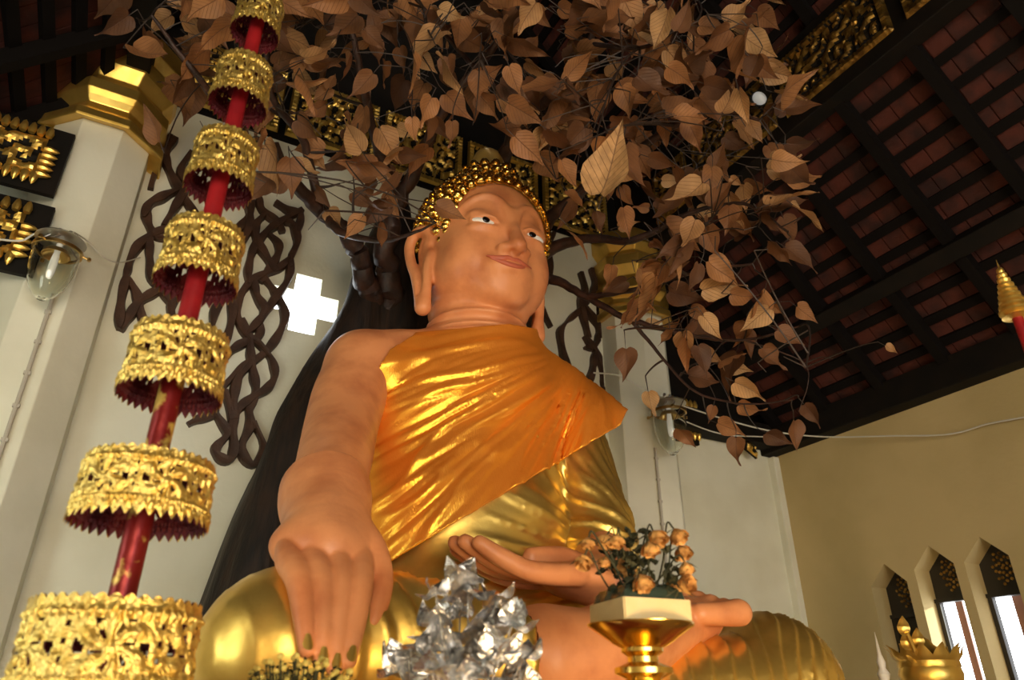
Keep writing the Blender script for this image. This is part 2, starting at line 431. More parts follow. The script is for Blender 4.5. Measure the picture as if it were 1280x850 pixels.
def vnoise(p, sc=1.0, seed=0):
    """smooth value noise, vectorised; p: (n, d)"""
    p = np.asarray(p, float) * sc + 37.1 * seed + 500
    i = np.floor(p).astype(np.int64); f = p - i; f = f * f * (3 - 2 * f); d = p.shape[1]; out = 0
    for c in range(2 ** d):
        w_ = 1.0; h = np.zeros(len(p), np.uint64)
        for a in range(d):
            bit = (c >> a) & 1
            w_ = w_ * (f[:, a] if bit else 1 - f[:, a])
            h = h * np.uint64(0x9E3779B1) + (i[:, a] + bit).astype(np.uint64)
            h ^= h >> np.uint64(15); h *= np.uint64(0x85EBCA77); h &= np.uint64(0xFFFFFFFF); h ^= h >> np.uint64(13)
        out = out + w_ * (h.astype(float) / 4294967295.0)
    return out
# ================================================================ seated statue
HX, HY, HZ = 1.85, 3.80, 4.45
def H(x, y, z): return (HX + x, HY + y, HZ + z)
statue = thing('buddha_statue', 'giant seated figure with painted orange skin, gilded robe and one hand reaching over its shin', 'statue', (1.85, 3.7, 1.42))

def rotm(ax, deg): return Matrix.Rotation(rad(deg), 3, ax)

# ---- head
S = Sculpt((1.22, 3.1, 3.45), (2.48, 4.45, 5.2), 0.0105)
S.ell(H(0, .06, .17), (.425, .45, .405))
S.ell(H(0, -.04, -.08), (.395, .345, .44), k=.12)
S.ell(H(0, -.10, -.30), (.325, .25, .225), k=.10)
for s in (-1, 1):
    S.ell(H(s * .20, -.20, -.19), (.165, .135, .18), k=.10)
    S.ell(H(s * .25, -.02, -.30), (.12, .2, .14), k=.10)
S.ell(H(0, -.262, -.425), (.16, .095, .11), k=.10)
for s in (-1, 1):                                                    # eye hollows, lids, brows
    S.ell(H(s * .165, -.425, .055), (.115, .055, .075), k=.05, op='-')
    S.ell(H(s * .175, -.318, .040), (.115, .068, .052), k=.03)
    S.ell(H(s * .175, -.320, -.055), (.11, .055, .035), k=.03)
    S.chain([(*H(s * .035, -.405, .06), .016), (*H(s * .075, -.402, .155), .018), (*H(s * .16, -.375, .205), .018), (*H(s * .26, -.315, .175), .016), (*H(s * .33, -.25, .09), .012)], k=.035)
    S.chain([(*H(s * .075, -.372, -.020), .012), (*H(s * .13, -.392, .016), .015), (*H(s * .20, -.378, .022), .015), (*H(s * .27, -.330, -.002), .012)], k=.012)
    S.chain([(*H(s * .075, -.372, -.026), .010), (*H(s * .14, -.386, -.046), .013), (*H(s * .20, -.372, -.046), .013), (*H(s * .27, -.330, -.008), .010)], k=.014)
    S.chain([(*H(s * .095, -.390, -.018), .005), (*H(s * .14, -.405, -.012), .015), (*H(s * .20, -.392, -.010), .015), (*H(s * .255, -.350, -.008), .005)], k=.004, op='-')
S.chain([(*H(0, -.385, .10), .036), (*H(0, -.405, .0), .034), (*H(0, -.445, -.10), .040), (*H(0, -.472, -.205), .060)], k=.05)
for s in (-1, 1):
    S.ell(H(s * .070, -.420, -.218), (.050, .050, .040), k=.030)
for s in (-1, 1):
    S.ell(H(s * .036, -.458, -.258), (.019, .026, .018), k=.01, op='-')
S.ell(H(0, -.345, -.315), (.155, .085, .085), k=.06)
S.ell(H(0, -.425, -.392), (.10, .030, .020), k=.03, op='-')
# neck with its three folds
S.cone((HX, 3.93, 3.55), (HX, 3.90, 4.15), .335, .315, k=.05)
for z_, r_ in ((3.99, .34), (3.87, .35), (3.77, .37)):
    S.ell((HX, 3.90, z_), (r_, r_, .055), k=.03)
# ears
for s in (-1, 1):
    e = lambda x, y, z, r: (*H(s * x, y, z), r)
    S.chain([e(.41, -.03, -.02, .030), e(.455, .00, .055, .034), e(.495, .08, .06, .036), e(.515, .13, -.02, .036), e(.500, .12, -.15, .035), e(.470, .08, -.28, .038), e(.445, .05, -.42, .044), e(.430, .03, -.53, .052)], k=.03)
    S.chain([e(.415, -.03, -.14, .030), e(.430, -.02, -.24, .034), e(.425, -.01, -.38, .034), e(.425, .02, -.52, .044)], k=.03)
    S.ell(H(s * .43, .05, -.07), (.035, .085, .12), k=.03)
    S.ell(H(s * .40, .04, -.20), (.05, .07, .14), k=.03)
    S.chain([e(.475, .04, -.05, .022), e(.485, .06, -.13, .026), e(.468, .03, -.19, .018)], k=.012, op='-')
    S.chain([e(.470, .02, -.28, .010), e(.465, .02, -.40, .014), e(.462, .025, -.47, .008)], k=.012, op='-')
hp, hf = S.extract(); hp = relax(hp, hf, 2)

# ---- trunk of the body, shoulder and reaching arm
S = Sculpt((.62, 2.7, 2.0), (2.75, 4.5, 3.95), 0.02)
S.ell((1.85, 3.98, 3.25), (.66, .36, .55), k=.05)
S.ell((1.85, 3.95, 2.6), (.58, .36, .8), k=.15)
S.cone((1.85, 3.93, 3.55), (1.85, 3.90, 3.9), .42, .30, k=.2)
S.chain([(1.80, 3.95, 3.62, .20), (1.40, 3.93, 3.58, .20), (1.10, 3.90, 3.46, .215)], k=.10)
S.chain([(1.085, 3.88, 3.42, .215), (1.00, 3.78, 3.20, .210), (.93, 3.62, 2.95, .195), (.85, 3.36, 2.68, .180), (.765, 3.10, 2.46, .158)], k=.10)
bp_, bf_ = S.extract(); bp_ = relax(bp_, bf_, 3)

# ---- reaching right hand
S = Sculpt((.25, 2.25, 1.58), (1.15, 3.25, 2.65), 0.0082)
S.chain([(.765, 3.14, 2.50, .190), (.755, 3.06, 2.40, .196), (.745, 2.97, 2.32, .178), (.735, 2.90, 2.25, .165)], k=.04)
S.chain([(.735, 2.92, 2.27, .150), (.715, 2.82, 2.20, .155), (.70, 2.72, 2.13, .13)], k=.06)
S.ell((.715, 2.79, 2.15), (.215, .14, .12), k=.06)
kn = [(356, 694, 383, 812), (385, 688, 402, 828), (414, 688, 418, 836), (443, 694, 436, 826)]
HANDX = []
for i, (u0, v0, u1, v1) in enumerate(kn):
    a = P(u0 + 6, v0 + 8, 2.66); b = P(u1, v1, 2.44)
    m1 = a.lerp(b, .35) + Vector((0, -.045, .02)); m2 = a.lerp(b, .7) + Vector((0, -.030, .01))
    S.chain([(*(a + Vector((0, .06, .05))), .044), (*a, .050), (*m1, .045), (*m2, .036), (*b, .026)], k=.0)
    HANDX.append((a, m1, m2, b))
S.cut((.765, 3.10, 2.475), (.08, .72, .69))
a = P(468, 690, 2.76)
S.chain([(*(a + Vector((-.07, .05, .05))), .09), (*(a + Vector((-.01, -.02, -.02))), .062), (*P(476, 728, 2.66), .046), (*P(471, 760, 2.62), .040), (*P(466, 777, 2.60), .026)], k=.03)
rp, rf = S.extract(); rp = relax(rp, rf, 1)

# ---- left forearm and the open hand in the lap
S = Sculpt((1.15, 2.75, 1.95), (3.0, 4.0, 2.75), 0.0115)
S.chain([(2.60, 3.72, 2.50, .17), (2.52, 3.55, 2.40, .17), (2.40, 3.38, 2.31, .155), (2.25, 3.22, 2.22, .125), (2.14, 3.10, 2.18, .115)], k=.05)
S.ell((2.06, 3.10, 2.17), (.19, .19, .085), rot=rotm('Y', 4), k=.06)
for j, (y0, dz, L_) in enumerate(((2.96, .00, .00), (3.05, .02, -.03), (3.14, .03, -.04), (3.23, .02, .01))):
    S.chain([(1.96, y0, 2.175 + dz, .056), (1.80, y0 - .01, 2.165 + dz, .052), (1.67 + L_, y0 - .01, 2.175 + dz, .048), (1.54 + L_, y0, 2.225 + dz, .044), (1.445 + L_, y0 + .01, 2.275 + dz, .036)], k=.012)
S.chain([(2.16, 3.18, 2.24, .075), (2.02, 3.17, 2.285, .062), (1.90, 3.14, 2.285, .050), (1.80, 3.12, 2.275, .042)], k=.035)
lp, lf = S.extract(); lp = relax(lp, lf, 2)

# ---- right foot, sole turned up on the other leg
S = Sculpt((1.5, 2.3, 1.5), (3.05, 3.3, 2.3), 0.0125)
S.chain([(1.62, 2.72, 1.80, .20), (1.80, 2.70, 1.80, .19), (1.98, 2.72, 1.84, .18), (2.2, 2.76, 1.90, .15), (2.42, 2.80, 1.97, .12), (2.58, 2.82, 2.00, .10)], k=.05)
S.ell((1.98, 2.72, 1.88), (.18, .17, .15), k=.05)
for j in range(5):
    S.chain([(2.44, 2.68 + .065 * j, 2.00, .05), (2.56, 2.665 + .065 * j, 2.005, .044 if j else .056), (2.66 - .022 * j, 2.66 + .065 * j, 2.015 + .024 * j, .050 if j else .064)], k=.008)
fp, ff = S.extract(); fp = relax(fp, ff, 2)

pos, faces = join_parts([(hp, hf), (bp_, bf_), (rp, rf), (lp, lf), (fp, ff)])
link('body', npmesh('body', pos, faces), M['skin'], statue)

# nails, eyes, lips
for (a, m1, m2, b) in HANDX:
    d = (b - m2).normalized(); n_ = Vector((0, -1, .12)); n_ = (n_ - d * n_.dot(d)).normalized(); x_ = d.cross(n_)
    rr_ = Matrix((x_, n_, d)).transposed(); t = MB(); V = []
    for jj in range(7):
        for ii in range(5):
            u_ = ii / 2 - 1; v_ = jj / 3 - 1; w_ = math.sqrt(max(0, 1 - (v_ * .95) ** 2))
            V.append(b - d * .012 + rr_ @ Vector((u_ * w_ * .017, .031 - .010 * (u_ * w_) ** 2, v_ * .026)))
    t.add(V, [(q * 5 + r, q * 5 + r + 1, (q + 1) * 5 + r + 1, (q + 1) * 5 + r) for q in range(6) for r in range(4)])
    o = t.build('nail', M['gold'], statue, smooth=True, recalc=False); o['label'] = 'gilded fingernail'
t = MB(); c_ = P(378, 726, 2.602); t.lathe([(.0005, .006), (.018, .004), (.026, 0)], c=c_, n=16, rot=rotm('X', 82), sx=1.15, sy=.9)
o = t.build('worn_patch', mat('tarnish', (.10, .08, .05), .6), statue); o['label'] = 'dark worn spot on the forefinger'
for s in (-1, 1):
    t = MB(); t.lathe([(.0001, -.031)] + [(.050 * math.cos(a), .032 * math.sin(a)) for a in np.linspace(-1.3, 1.3, 11)] + [(.0001, .031)], c=H(s * .175, -.338, -.012), n=24, sx=1.9, sy=.92)
    e = t.build('eyeball', M['eye_white'], statue, smooth=True); e['label'] = 'white painted eye'
    t = MB(); t.lathe([(.0001, 0), (.026, .0), (.026, .006), (.020, .010), (.0001, .011)], c=H(s * .174 - .012, -.381, -.010), n=20, rot=rotm('X', 90), sy=.78)
    o = t.build('iris', M['eye_black'], e, smooth=True, ); o.parent = e; o.matrix_parent_inverse = Matrix.Translation(-Vector(statue.location)) @ Matrix.Identity(4); o.matrix_parent_inverse = Matrix.Identity(4)
S = Sculpt(H(-.22, -.5, -.40), H(.2, -.3, -.24), 0.005)
mx_, mz_ = -.012, -.030
S.chain([(*H(-.160 + mx_, -.378, -.252 + mz_), .007), (*H(-.085 + mx_, -.415, -.266 + mz_), .015), (*H(-.03 + mx_, -.424, -.256 + mz_), .017), (*H(mx_, -.426, -.264 + mz_), .014), (*H(.03 + mx_, -.424, -.256 + mz_), .017), (*H(.085 + mx_, -.415, -.266 + mz_), .015), (*H(.160 + mx_, -.378, -.252 + mz_), .007)], k=.006)
S.chain([(*H(-.135 + mx_, -.384, -.268 + mz_), .007), (*H(-.07 + mx_, -.412, -.292 + mz_), .017), (*H(mx_, -.417, -.300 + mz_), .020), (*H(.07 + mx_, -.412, -.292 + mz_), .017), (*H(.135 + mx_, -.384, -.268 + mz_), .007)], k=.003)
a_, b_ = S.extract(); o = link('lips', npmesh('lips', relax(a_, b_, 1), b_), M['lips'], statue)

# ---- hair: a cap set with small coiled curls
S = Sculpt(H(-.52, -.5, -.45), H(.52, .62, .95), 0.016)
S.ell(H(0, .065, .17), (.445, .465, .425))
S.ell(H(0, -.02, .55), (.21, .21, .20), k=.12)
S.cut(H(0, -.27, .262), (0, -.91, -.41))
S.cut(H(0, 0, -.28), (0, 0, -1))
for s in (-1, 1): S.ell(H(s * .46, .08, -.17), (.11, .19, .27), k=.02, op='-')
cp, cf = S.extract(); hair_parts = MB()
hair = link('hair', npmesh('hair_cap', relax(cp, cf, 1), cf), M['gold'], statue); hair.name = 'hair'
curl_prof = [(.036, 0), (.037, .008), (.030, .014), (.032, .020), (.0285, .027), (.021, .030), (.023, .035), (.018, .042), (.008, .047), (.0005, .048)]
cur = MB(); ncurl = 0
def add_curl(c, n, k=1.0):
    rr_ = Vector(n).to_track_quat('Z', 'Y').to_matrix()
    cur.lathe([(r * k, z * k) for r, z in curl_prof], c=Vector(c), n=12, rot=rr_, cap=False)
rows = 0
z = -.26
cc = np.array((0, .065, .17)); rr3 = np.array((.445, .465, .425))
for ph in np.arange(-1.0, 1.25, .158):
    ring = math.cos(ph) * .455; cnt = max(6, int(2 * PI * ring / .074))
    for i in range(cnt):
        a = 2 * PI * (i + .5 * (rows % 2)) / cnt
        n = np.array((math.cos(a) * math.cos(ph), math.sin(a) * math.cos(ph), math.sin(ph)))
        p = cc + n * rr3
        if (p[1] + .27) * -.91 + (p[2] - .262) * -.41 > .012: continue
        if np.linalg.norm((p - np.array((0, -.02, .55))) / .21) < 1: continue
        if p[2] < -.26 or (p[2] < .12 and p[1] > -.03 and abs(p[0]) > .3): continue
        add_curl(H(*p), n, 1.14)
    rows += 1
for ph in np.arange(-.2, .75, .33):
    ring = math.cos(ph) * .205; cnt = max(5, int(2 * PI * ring / .070))
    for i in range(cnt):
        a = 2 * PI * (i + .5 * (rows % 2)) / cnt
        n = np.array((math.cos(a) * math.cos(ph), math.sin(a) * math.cos(ph), math.sin(ph)))
        p = np.array((0, -.02, .55)) + n * .205
        if np.linalg.norm((p - cc) / rr3) < .98: continue
        add_curl(H(*p), n, 1.12)
    rows += 1
# the hairline: one row of curls following the edge of the cap, down to the ears
nb = np.array((0, -.91, -.41)); pb = np.array((0, -.27, .262))
for s in (-1, 1):
    for t_ in np.arange(.0, 1.01, .083):
        th = t_ * 1.75
        d = np.array((s * math.sin(th), -.479 * 0, 0)) + np.array((0, -.47, .88)) * math.cos(th)
        lo_, hi_ = 0, .8
        for _ in range(30):
            mid = (lo_ + hi_) / 2; q = np.array((0, -.02, -.0)) + d * mid
            q = q - nb * ((q - pb) @ nb)
            if np.linalg.norm((q - cc) / rr3) < 1: lo_ = mid
            else: hi_ = mid
        n = (q - cc) / rr3; n /= np.linalg.norm(n)
        if q[2] > -.27: add_curl(H(*q), n, 1.05)
co = cur.build('curls', M['gold_bright'], hair, smooth=True); co.matrix_parent_inverse = Matrix.Identity(4)
hair.name = 'hair'
def fix_sub(o):            # sub-parts sit in the same place as the part they belong to
    o.matrix_parent_inverse = Matrix.Identity(4)
t = MB(); t.lathe([(.15, -.10), (.135, -.04), (.130, .03), (.122, .09), (.100, .15), (.062, .19), (.025, .215), (.0005, .222)], c=H(0, -.01, .735), n=28)
t.build('hair_finial', mat('knob_gold', (0.80, 0.54, 0.15), 0.35, metal=0.45, bump=0.1, bscale=12), statue, smooth=True)

# ---- gilded robe: torso, arm and legs
def fold(p, anchor, nfold, r0=.0, seed=0, warp=.5):
    """folds that radiate from an anchor in the X-Z plane; 0..1 ridged"""
    dx = p[:, 0] - anchor[0]; dz = p[:, 2] - anchor[2]
    th = np.arctan2(dz, dx); r = np.hypot(dx, dz)
    w1 = vnoise(np.stack([p[:, 0], p[:, 2], p[:, 1] * .5], 1), 1.7, seed + 5)
    q = np.stack([th * nfold + w1 * warp * 3, r * .75], 1)
    n = vnoise(q, 1.0, seed); n2 = vnoise(q * np.array([2.3, 2.0]), 1.0, seed + 3)
    a1 = np.clip((1 - np.abs(2 * n - 1)) * 1.25 - .25, 0, 1); a2 = 1 - np.abs(2 * n2 - 1)
    return a1 ** 1.6 + .45 * a2 ** 3

S = Sculpt((.95, 3.2, 1.6), (3.15, 4.5, 3.7), 0.016)
S.ell((1.85, 3.98, 3.15), (.64, .40, .50), k=.05)
S.ell((1.85, 3.93, 2.55), (.63, .42, .75), k=.15)
S.ell((1.85, 3.88, 1.95), (.85, .50, .42), k=.2)
S.chain([(2.50, 3.93, 3.38, .24), (2.57, 3.88, 3.12, .215), (2.60, 3.82, 2.85, .205), (2.60, 3.74, 2.58, .215), (2.55, 3.62, 2.42, .20)], k=.12)
S.cut((2.62, 3.6, 2.50), (.15, -.62, -.75)) if False else None
gp, gf = S.extract(); gn = vnormals(gp, gf)
# flare of the sleeve hem over the forearm
ff_ = fold(gp, (2.95, 3.7, 2.30), 9.0, seed=2, warp=.25)
gp = gp + gn * (ff_ * .050 * np.clip((gp[:, 0] - 1.75) * 3 + np.clip((2.6 - gp[:, 2]) * 3, 0, 1), 0, 1))[:, None]
link('gilded_robe', npmesh('gilded_robe', relax(gp, gf, 1), gf), M['gold'], statue)

def leg_folds(p, x0, spacing, bend, amp, zc):
    s = (p[:, 0] - x0) + bend * (p[:, 2] - zc) ** 2 * 2.2 + .35 * bend * (p[:, 2] - zc)
    s = s + .03 * vnoise(p, 3.0, 8)
    ph = (s / spacing) % 1.0
    return amp * np.exp(-((ph - .5) / .085) ** 2) + amp * .35 * np.sin(ph * 2 * PI)

S = Sculpt((.05, 2.3, 1.35), (2.1, 4.0, 2.2), 0.0135)
S.ell((.64, 2.84, 1.79), (.33, .30, .285), k=.05)
S.chain([(.62, 2.86, 1.80, .27), (.95, 2.83, 1.83, .255), (1.3, 2.78, 1.80, .235), (1.66, 2.73, 1.79, .222)], k=.06)
S.chain([(.66, 2.92, 1.78, .27), (.85, 3.3, 1.80, .29), (1.25, 3.7, 1.85, .30)], k=.08)
S.cut((1.70, 0, 0), (1, 0, .12))
S.cut((0, 0, 1.40), (0, 0, -1))
gp, gf = S.extract(); gn = vnormals(gp, gf)
gp = gp + gn * leg_folds(gp, 1.0, .115, .55, .021, 1.8)[:, None] * np.clip((gp[:, 0] - .75) * 5, .12, 1)[:, None]
o = link('gilded_leg', npmesh('gilded_leg', relax(gp, gf, 1), gf), M['gold'], statue)

S = Sculpt((1.4, 2.3, 1.35), (3.55, 4.1, 2.25), 0.0135)
S.ell((3.02, 2.86, 1.72), (.34, .31, .31), k=.05)
S.chain([(3.02, 2.88, 1.74, .29), (2.92, 3.2, 1.76, .30), (2.55, 3.6, 1.82, .32), (2.2, 3.8, 1.85, .32)], k=.08)
S.chain([(3.00, 2.84, 1.70, .28), (2.6, 2.80, 1.66, .25), (2.2, 2.88, 1.60, .22), (1.7, 3.0, 1.60, .2)], k=.06)
S.cut((0, 0, 1.40), (0, 0, -1))
gp, gf = S.extract(); gn = vnormals(gp, gf)
gp = gp + gn * leg_folds(gp, 2.2, .090, -.75, .020, 1.74)[:, None]
o = link('gilded_leg', npmesh('gilded_leg', relax(gp, gf, 1), gf), M['gold'], statue)

# ---- orange satin sash wound over one shoulder
S = Sculpt((.95, 3.0, 1.9), (3.25, 4.6, 4.1), 0.0125)
S.ell((1.85, 3.98, 3.22), (.685, .43, .56), k=.05)
S.ell((1.85, 3.93, 2.55), (.65, .445, .78), k=.15)
S.cone((1.85, 3.93, 3.5), (1.86, 3.88, 3.80), .44, .37, k=.18)
S.chain([(1.9, 3.93, 3.60, .26), (2.30, 3.90, 3.56, .25), (2.52, 3.86, 3.38, .26), (2.62, 3.76, 3.14, .27), (2.66, 3.66, 2.84, .30)], k=.16)
S.chain([(1.5, 3.93, 3.55, .22), (1.20, 3.90, 3.46, .22)], k=.10)
sp_, sf_ = S.extract(); sn = vnormals(sp_, sf_)
anch = (2.72, 3.7, 3.98)
am = np.clip(1.15 - np.abs(sp_[:, 0] - 1.9) * .35, .5, 1) * np.clip((3.75 - sp_[:, 2]) * 2.2, .12, 1)
ffl = fold(sp_, anch, 7.0, seed=11, warp=.55)
fine = fold(sp_, anch, 21.0, seed=21, warp=.35)
sp_ = sp_ + sn * ((ffl * .062 + fine * .024) * am)[:, None]
me = npmesh('orange_sash', sp_, sf_)
bm = bmesh.new(); bm.from_mesh(me)
def slice_plane(bm, co, no):
    bmesh.ops.bisect_plane(bm, geom=bm.verts[:] + bm.edges[:] + bm.faces[:], plane_co=co, plane_no=no, clear_outer=True)
# cutting planes run through the camera-independent garment edges (given as 3-D points)
def plane_of(a, b, c):
    return Vector(a), (Vector(b) - Vector(a)).cross(Vector(c) - Vector(a)).normalized()
lowA, lowB = P(470, 712, 3.55), P(795, 520, 3.45)
co, no = lowA, (lowB - lowA).cross(Vector((0.05, 1, -.05))).normalized()
if no.z > 0: no = -no
slice_plane(bm, co, no)
a_ = P(481, 450, 3.62)
co, no = a_, Vector((-.88, -.15, .42)).normalized()          # edge beside the bare shoulder
slice_plane(bm, co, no)
no = Vector((-.10, -.45, .90)).normalized()   # neckline
slice_plane(bm, P(605, 402, 3.58), no)
slice_plane(bm, P(530, 417, 3.64), Vector((-.32, -.38, .86)).normalized())
slice_plane(bm, P(500, 431, 3.66), Vector((-.62, -.27, .72)).normalized())
co, no = P(776, 530, 3.45), Vector((.72, -.05, -.42)).normalized()
slice_plane(bm, co, no)
bm.to_mesh(me); bm.free()
me.polygons.foreach_set('use_smooth', [True] * len(me.polygons))
o = link('orange_sash', me, M['robe'], statue)
so = o.modifiers.new('cloth', 'SOLIDIFY'); so.thickness = .012; so.offset = 1
# ================================================================ room
YB, XR, XL = 5.2, 6.0, -2.3
t = MB()
t.box((1.85, -0.5, -0.05), (9.2, 13, .1)); tag(t.build('floor', M['floor']), kind='structure')
# back wall with a cross-shaped opening
cz = P(382, 380, YB)
cx, czz = cz.x, cz.z
u_ = .105; arm = .26
t = MB()
def wallbox(x0, x1, z0, z1): t.box(((x0 + x1) / 2, YB + .06, (z0 + z1) / 2), (x1 - x0, .12, z1 - z0))
ZT = 6.05
wallbox(XL - .2, cx - arm, 0, ZT); wallbox(cx + arm, XR + .2, 0, 4.1); wallbox(cx + arm, 4.5, 4.1, ZT)
wallbox(cx - arm, cx + arm, 0, czz - arm); wallbox(cx - arm, cx + arm, czz + arm, ZT)
for sx in (-1, 1):
    for sz in (-1, 1):
        wallbox(min(cx + sx * u_, cx + sx * arm), max(cx + sx * u_, cx + sx * arm), min(czz + sz * u_, czz + sz * arm), max(czz + sz * u_, czz + sz * arm))
tag(t.build('wall_back', M['plaster']), kind='structure')
t = MB()
# right wall with three pointed windows
W = []
for (u, v) in ((1105, 705), (1160, 682), (1224, 671)):
    p = PX(u, v, XR); W.append((p.y, p.z))
W = sorted(W); HW = .175; SILL = .9
ys = [-7.0]
def rw(y0, y1, z0, z1): t.box((XR + .14, (y0 + y1) / 2, (z0 + z1) / 2), (.28, y1 - y0, z1 - z0))
yprev = -7.0
for (y, zt) in W:
    rw(yprev, y - HW, 0, 4.06); rw(y - HW, y + HW, 0, SILL)
    sh = zt - .17
    # wall above the pointed head: two wedges
    for s in (-1, 1):
        t.prism([(XR, y + s * HW, sh), (XR, y, zt), (XR, y, 4.06), (XR, y + s * HW, 4.06)], (.28, 0, 0))
    yprev = y + HW
rw(yprev, YB + .1, 0, 4.06)
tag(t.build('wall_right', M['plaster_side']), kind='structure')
t = MB()
t.box((XL - .14, -.9, 2.03), (.28, 12.2, 4.06)); tag(t.build('wall_left', M['plaster']), kind='structure')
t = MB(); t.box((XR - .03, YB - .03, 2.0), (.10, .10, 4.0)); tag(t.build('trim_1', M['pillar'], bevel=.01), kind='structure')

for i, (y, zt) in enumerate(W):
    win = thing('window_%d' % (i + 1), None, None, (XR + .2, y, SILL)); win['kind'] = 'structure'
    sh = zt - .17; tz = zt - .40
    t = MB()
    xw = XR + .20
    t.prism([(xw, y - HW, tz), (xw, y + HW, tz), (xw, y + HW, sh), (xw, y, zt), (xw, y - HW, sh)], (.05, 0, 0))
    t.build('window_head', M['window_wood'], win)
    t = MB()
    for k in range(26):     # gilded spray on the head panel
        a = k * 2.4; r = .016 * math.sqrt(k)
        t.lathe([(.014, 0), (.012, .008), (.001, .012)], c=(xw - .001, y + r * math.cos(a), (tz + zt) / 2 - .02 + r * 1.6 * math.sin(a)), n=6, rot=rotm('Y', -90))
    t.build('gilded_spray', M['gold_old'], win)
    t = MB()
    t.box((xw, y, tz - .015), (.07, 2 * HW, .03)); t.box((xw, y - HW + .02, (SILL + tz) / 2), (.05, .035, tz - SILL)); t.box((xw, y + HW - .02, (SILL + tz) / 2), (.05, .035, tz - SILL))
    t.build('window_frame', M['window_wood'], win)
    if i == 2:
        t = MB(); t.box((xw + .03, y, (SILL + tz) / 2), (.03, 2 * HW - .06, tz - SILL)); t.build('shutter', M['window_wood'], win)
    else:
        t = MB(); t.box((xw + .12, y + .06 if i else y - .04, (SILL + tz) / 2), (.02, .06 if i else .20, tz - SILL - .02)); t.build('shutter', M['shutter'], win)

# roof: tile underside, battens, rafters
def roof(name, x0, z0, x1, z1, y0, y1, nb):
    """slope from the eave (x0, z0) to the top (x1, z1)"""
    d = Vector((x1 - x0, 0, z1 - z0)); L_ = d.length; d.normalize(); n = Vector((-d.z, 0, d.x));
    if n.z < 0: n = -n
    M3 = Matrix((d, (0, 1, 0), n)).transposed()
    rnd = random.Random(hash(name) % 1000 if False else len(name))
    tl = MB(); bt = MB()
    step = L_ / nb
    for i in range(nb):
        ny = int((y1 - y0) / .17)
        off = (i % 2) * .085
        for j in range(ny):
            yy = y0 + j * .17 + off
            c = Vector((x0, yy, z0)) + d * (step * (i + .5)) + n * (.05 + rnd.uniform(-.006, .006))
            tilt = Matrix.Rotation(rad(4), 3, 'Y') if d.x < 0 else Matrix.Rotation(rad(-4), 3, 'Y')
            tl.box(c, (step * 1.12, .160, .014), M3 @ Matrix.Rotation(rad(rnd.uniform(-1.5, 1.5)), 3, 'Z') @ Matrix.Rotation(rad(-3), 3, 'Y'))
        c = Vector((x0, (y0 + y1) / 2, z0)) + d * (step * i) + n * .015
        bt.box(c, (.078, y1 - y0, .05), M3)
    for k in range(int((y1 - y0) / .62) + 1):
        c = Vector((x0, y1 - .25 - k * .62, z0)) + d * (L_ / 2) + n * -.05
        bt.box(c, (L_, .085, .11), M3)
    tl.box(Vector((x0, (y0 + y1) / 2 + .2, z0)) + d * (L_ / 2) + n * .09, (L_ + .1, y1 - y0 + .4, .02), M3)
    tag(tl.build(name, M['tile']), kind='structure')
    return bt
bt = roof('ceiling', 6.25, 3.92, 4.35, 5.95, -1.5, 5.2, 13)
tag(bt.build('ceiling_battens', M['batten']), kind='structure')
bt = roof('ceiling_upper', 4.45, 6.65, 1.85, 9.9, -1.5, 5.2, 20)
tag(bt.build('ceiling_upper_battens', M['batten']), kind='structure')
bt = roof('ceiling_left', -2.55, 3.92, -.65, 5.95, 2.5, 5.2, 13)
tag(bt.build('ceiling_left_battens', M['batten']), kind='structure')
bt = roof('ceiling_upper_left', -.75, 6.65, 1.85, 9.9, 1.5, 5.2, 20)
tag(bt.build('ceiling_upper_left_battens', M['batten']), kind='structure')
# beams along the hall and the dark timber gables
def beam(x, y, z, sx, sy, sz, label, m='dark_wood', rot=None):
    t = MB(); t.box((x, y, z), (sx, sy, sz), rot); o = t.build('trim_%d' % beam.n, M[m], bevel=.01); beam.n += 1
    return tag(o, kind='structure')
beam.n = 2
beam(XR - .06, 1.8, 4.14, .22, 6.9, .26, '')               # wall plate on the right wall
beam(XL + .06, 1.8, 4.14, .22, 6.9, .26, '')
beam(4.25, 1.8, 6.30, .16, 6.9, .86, '')                    # architrave over the aisle
beam(-.62, 3.2, 6.30, .16, 4.0, .86, '')
beam(5.28, 1.8, 4.82, .14, 6.8, .20, '', rot=Matrix.Rotation(rad(46.9), 3, 'Y'))
beam(5.25, YB - .12, 4.17, 1.7, .2, .22, '')                # tie beams at the gable ends
beam(-1.55, YB - .12, 4.17 + .12, 1.6, .2, .22, '')
t = MB()
for x0, x1 in ((6.2, 4.45), (-2.5, -.75)):
    t.prism([(x0, YB + .02, 3.9), (x1, YB + .02, 3.9), (x1, YB + .02, 6.3), (x0, YB + .02, 4.35)], (0, .12, 0))
t.prism([(4.7, YB + .02, ZT), (-1.0, YB + .02, ZT), (-1.0, YB + .02, 6.9), (1.85, YB + .02, 10.3), (4.7, YB + .02, 6.9)], (0, .12, 0))
tag(t.build('wall_gable', M['dark_wood']), kind='structure')

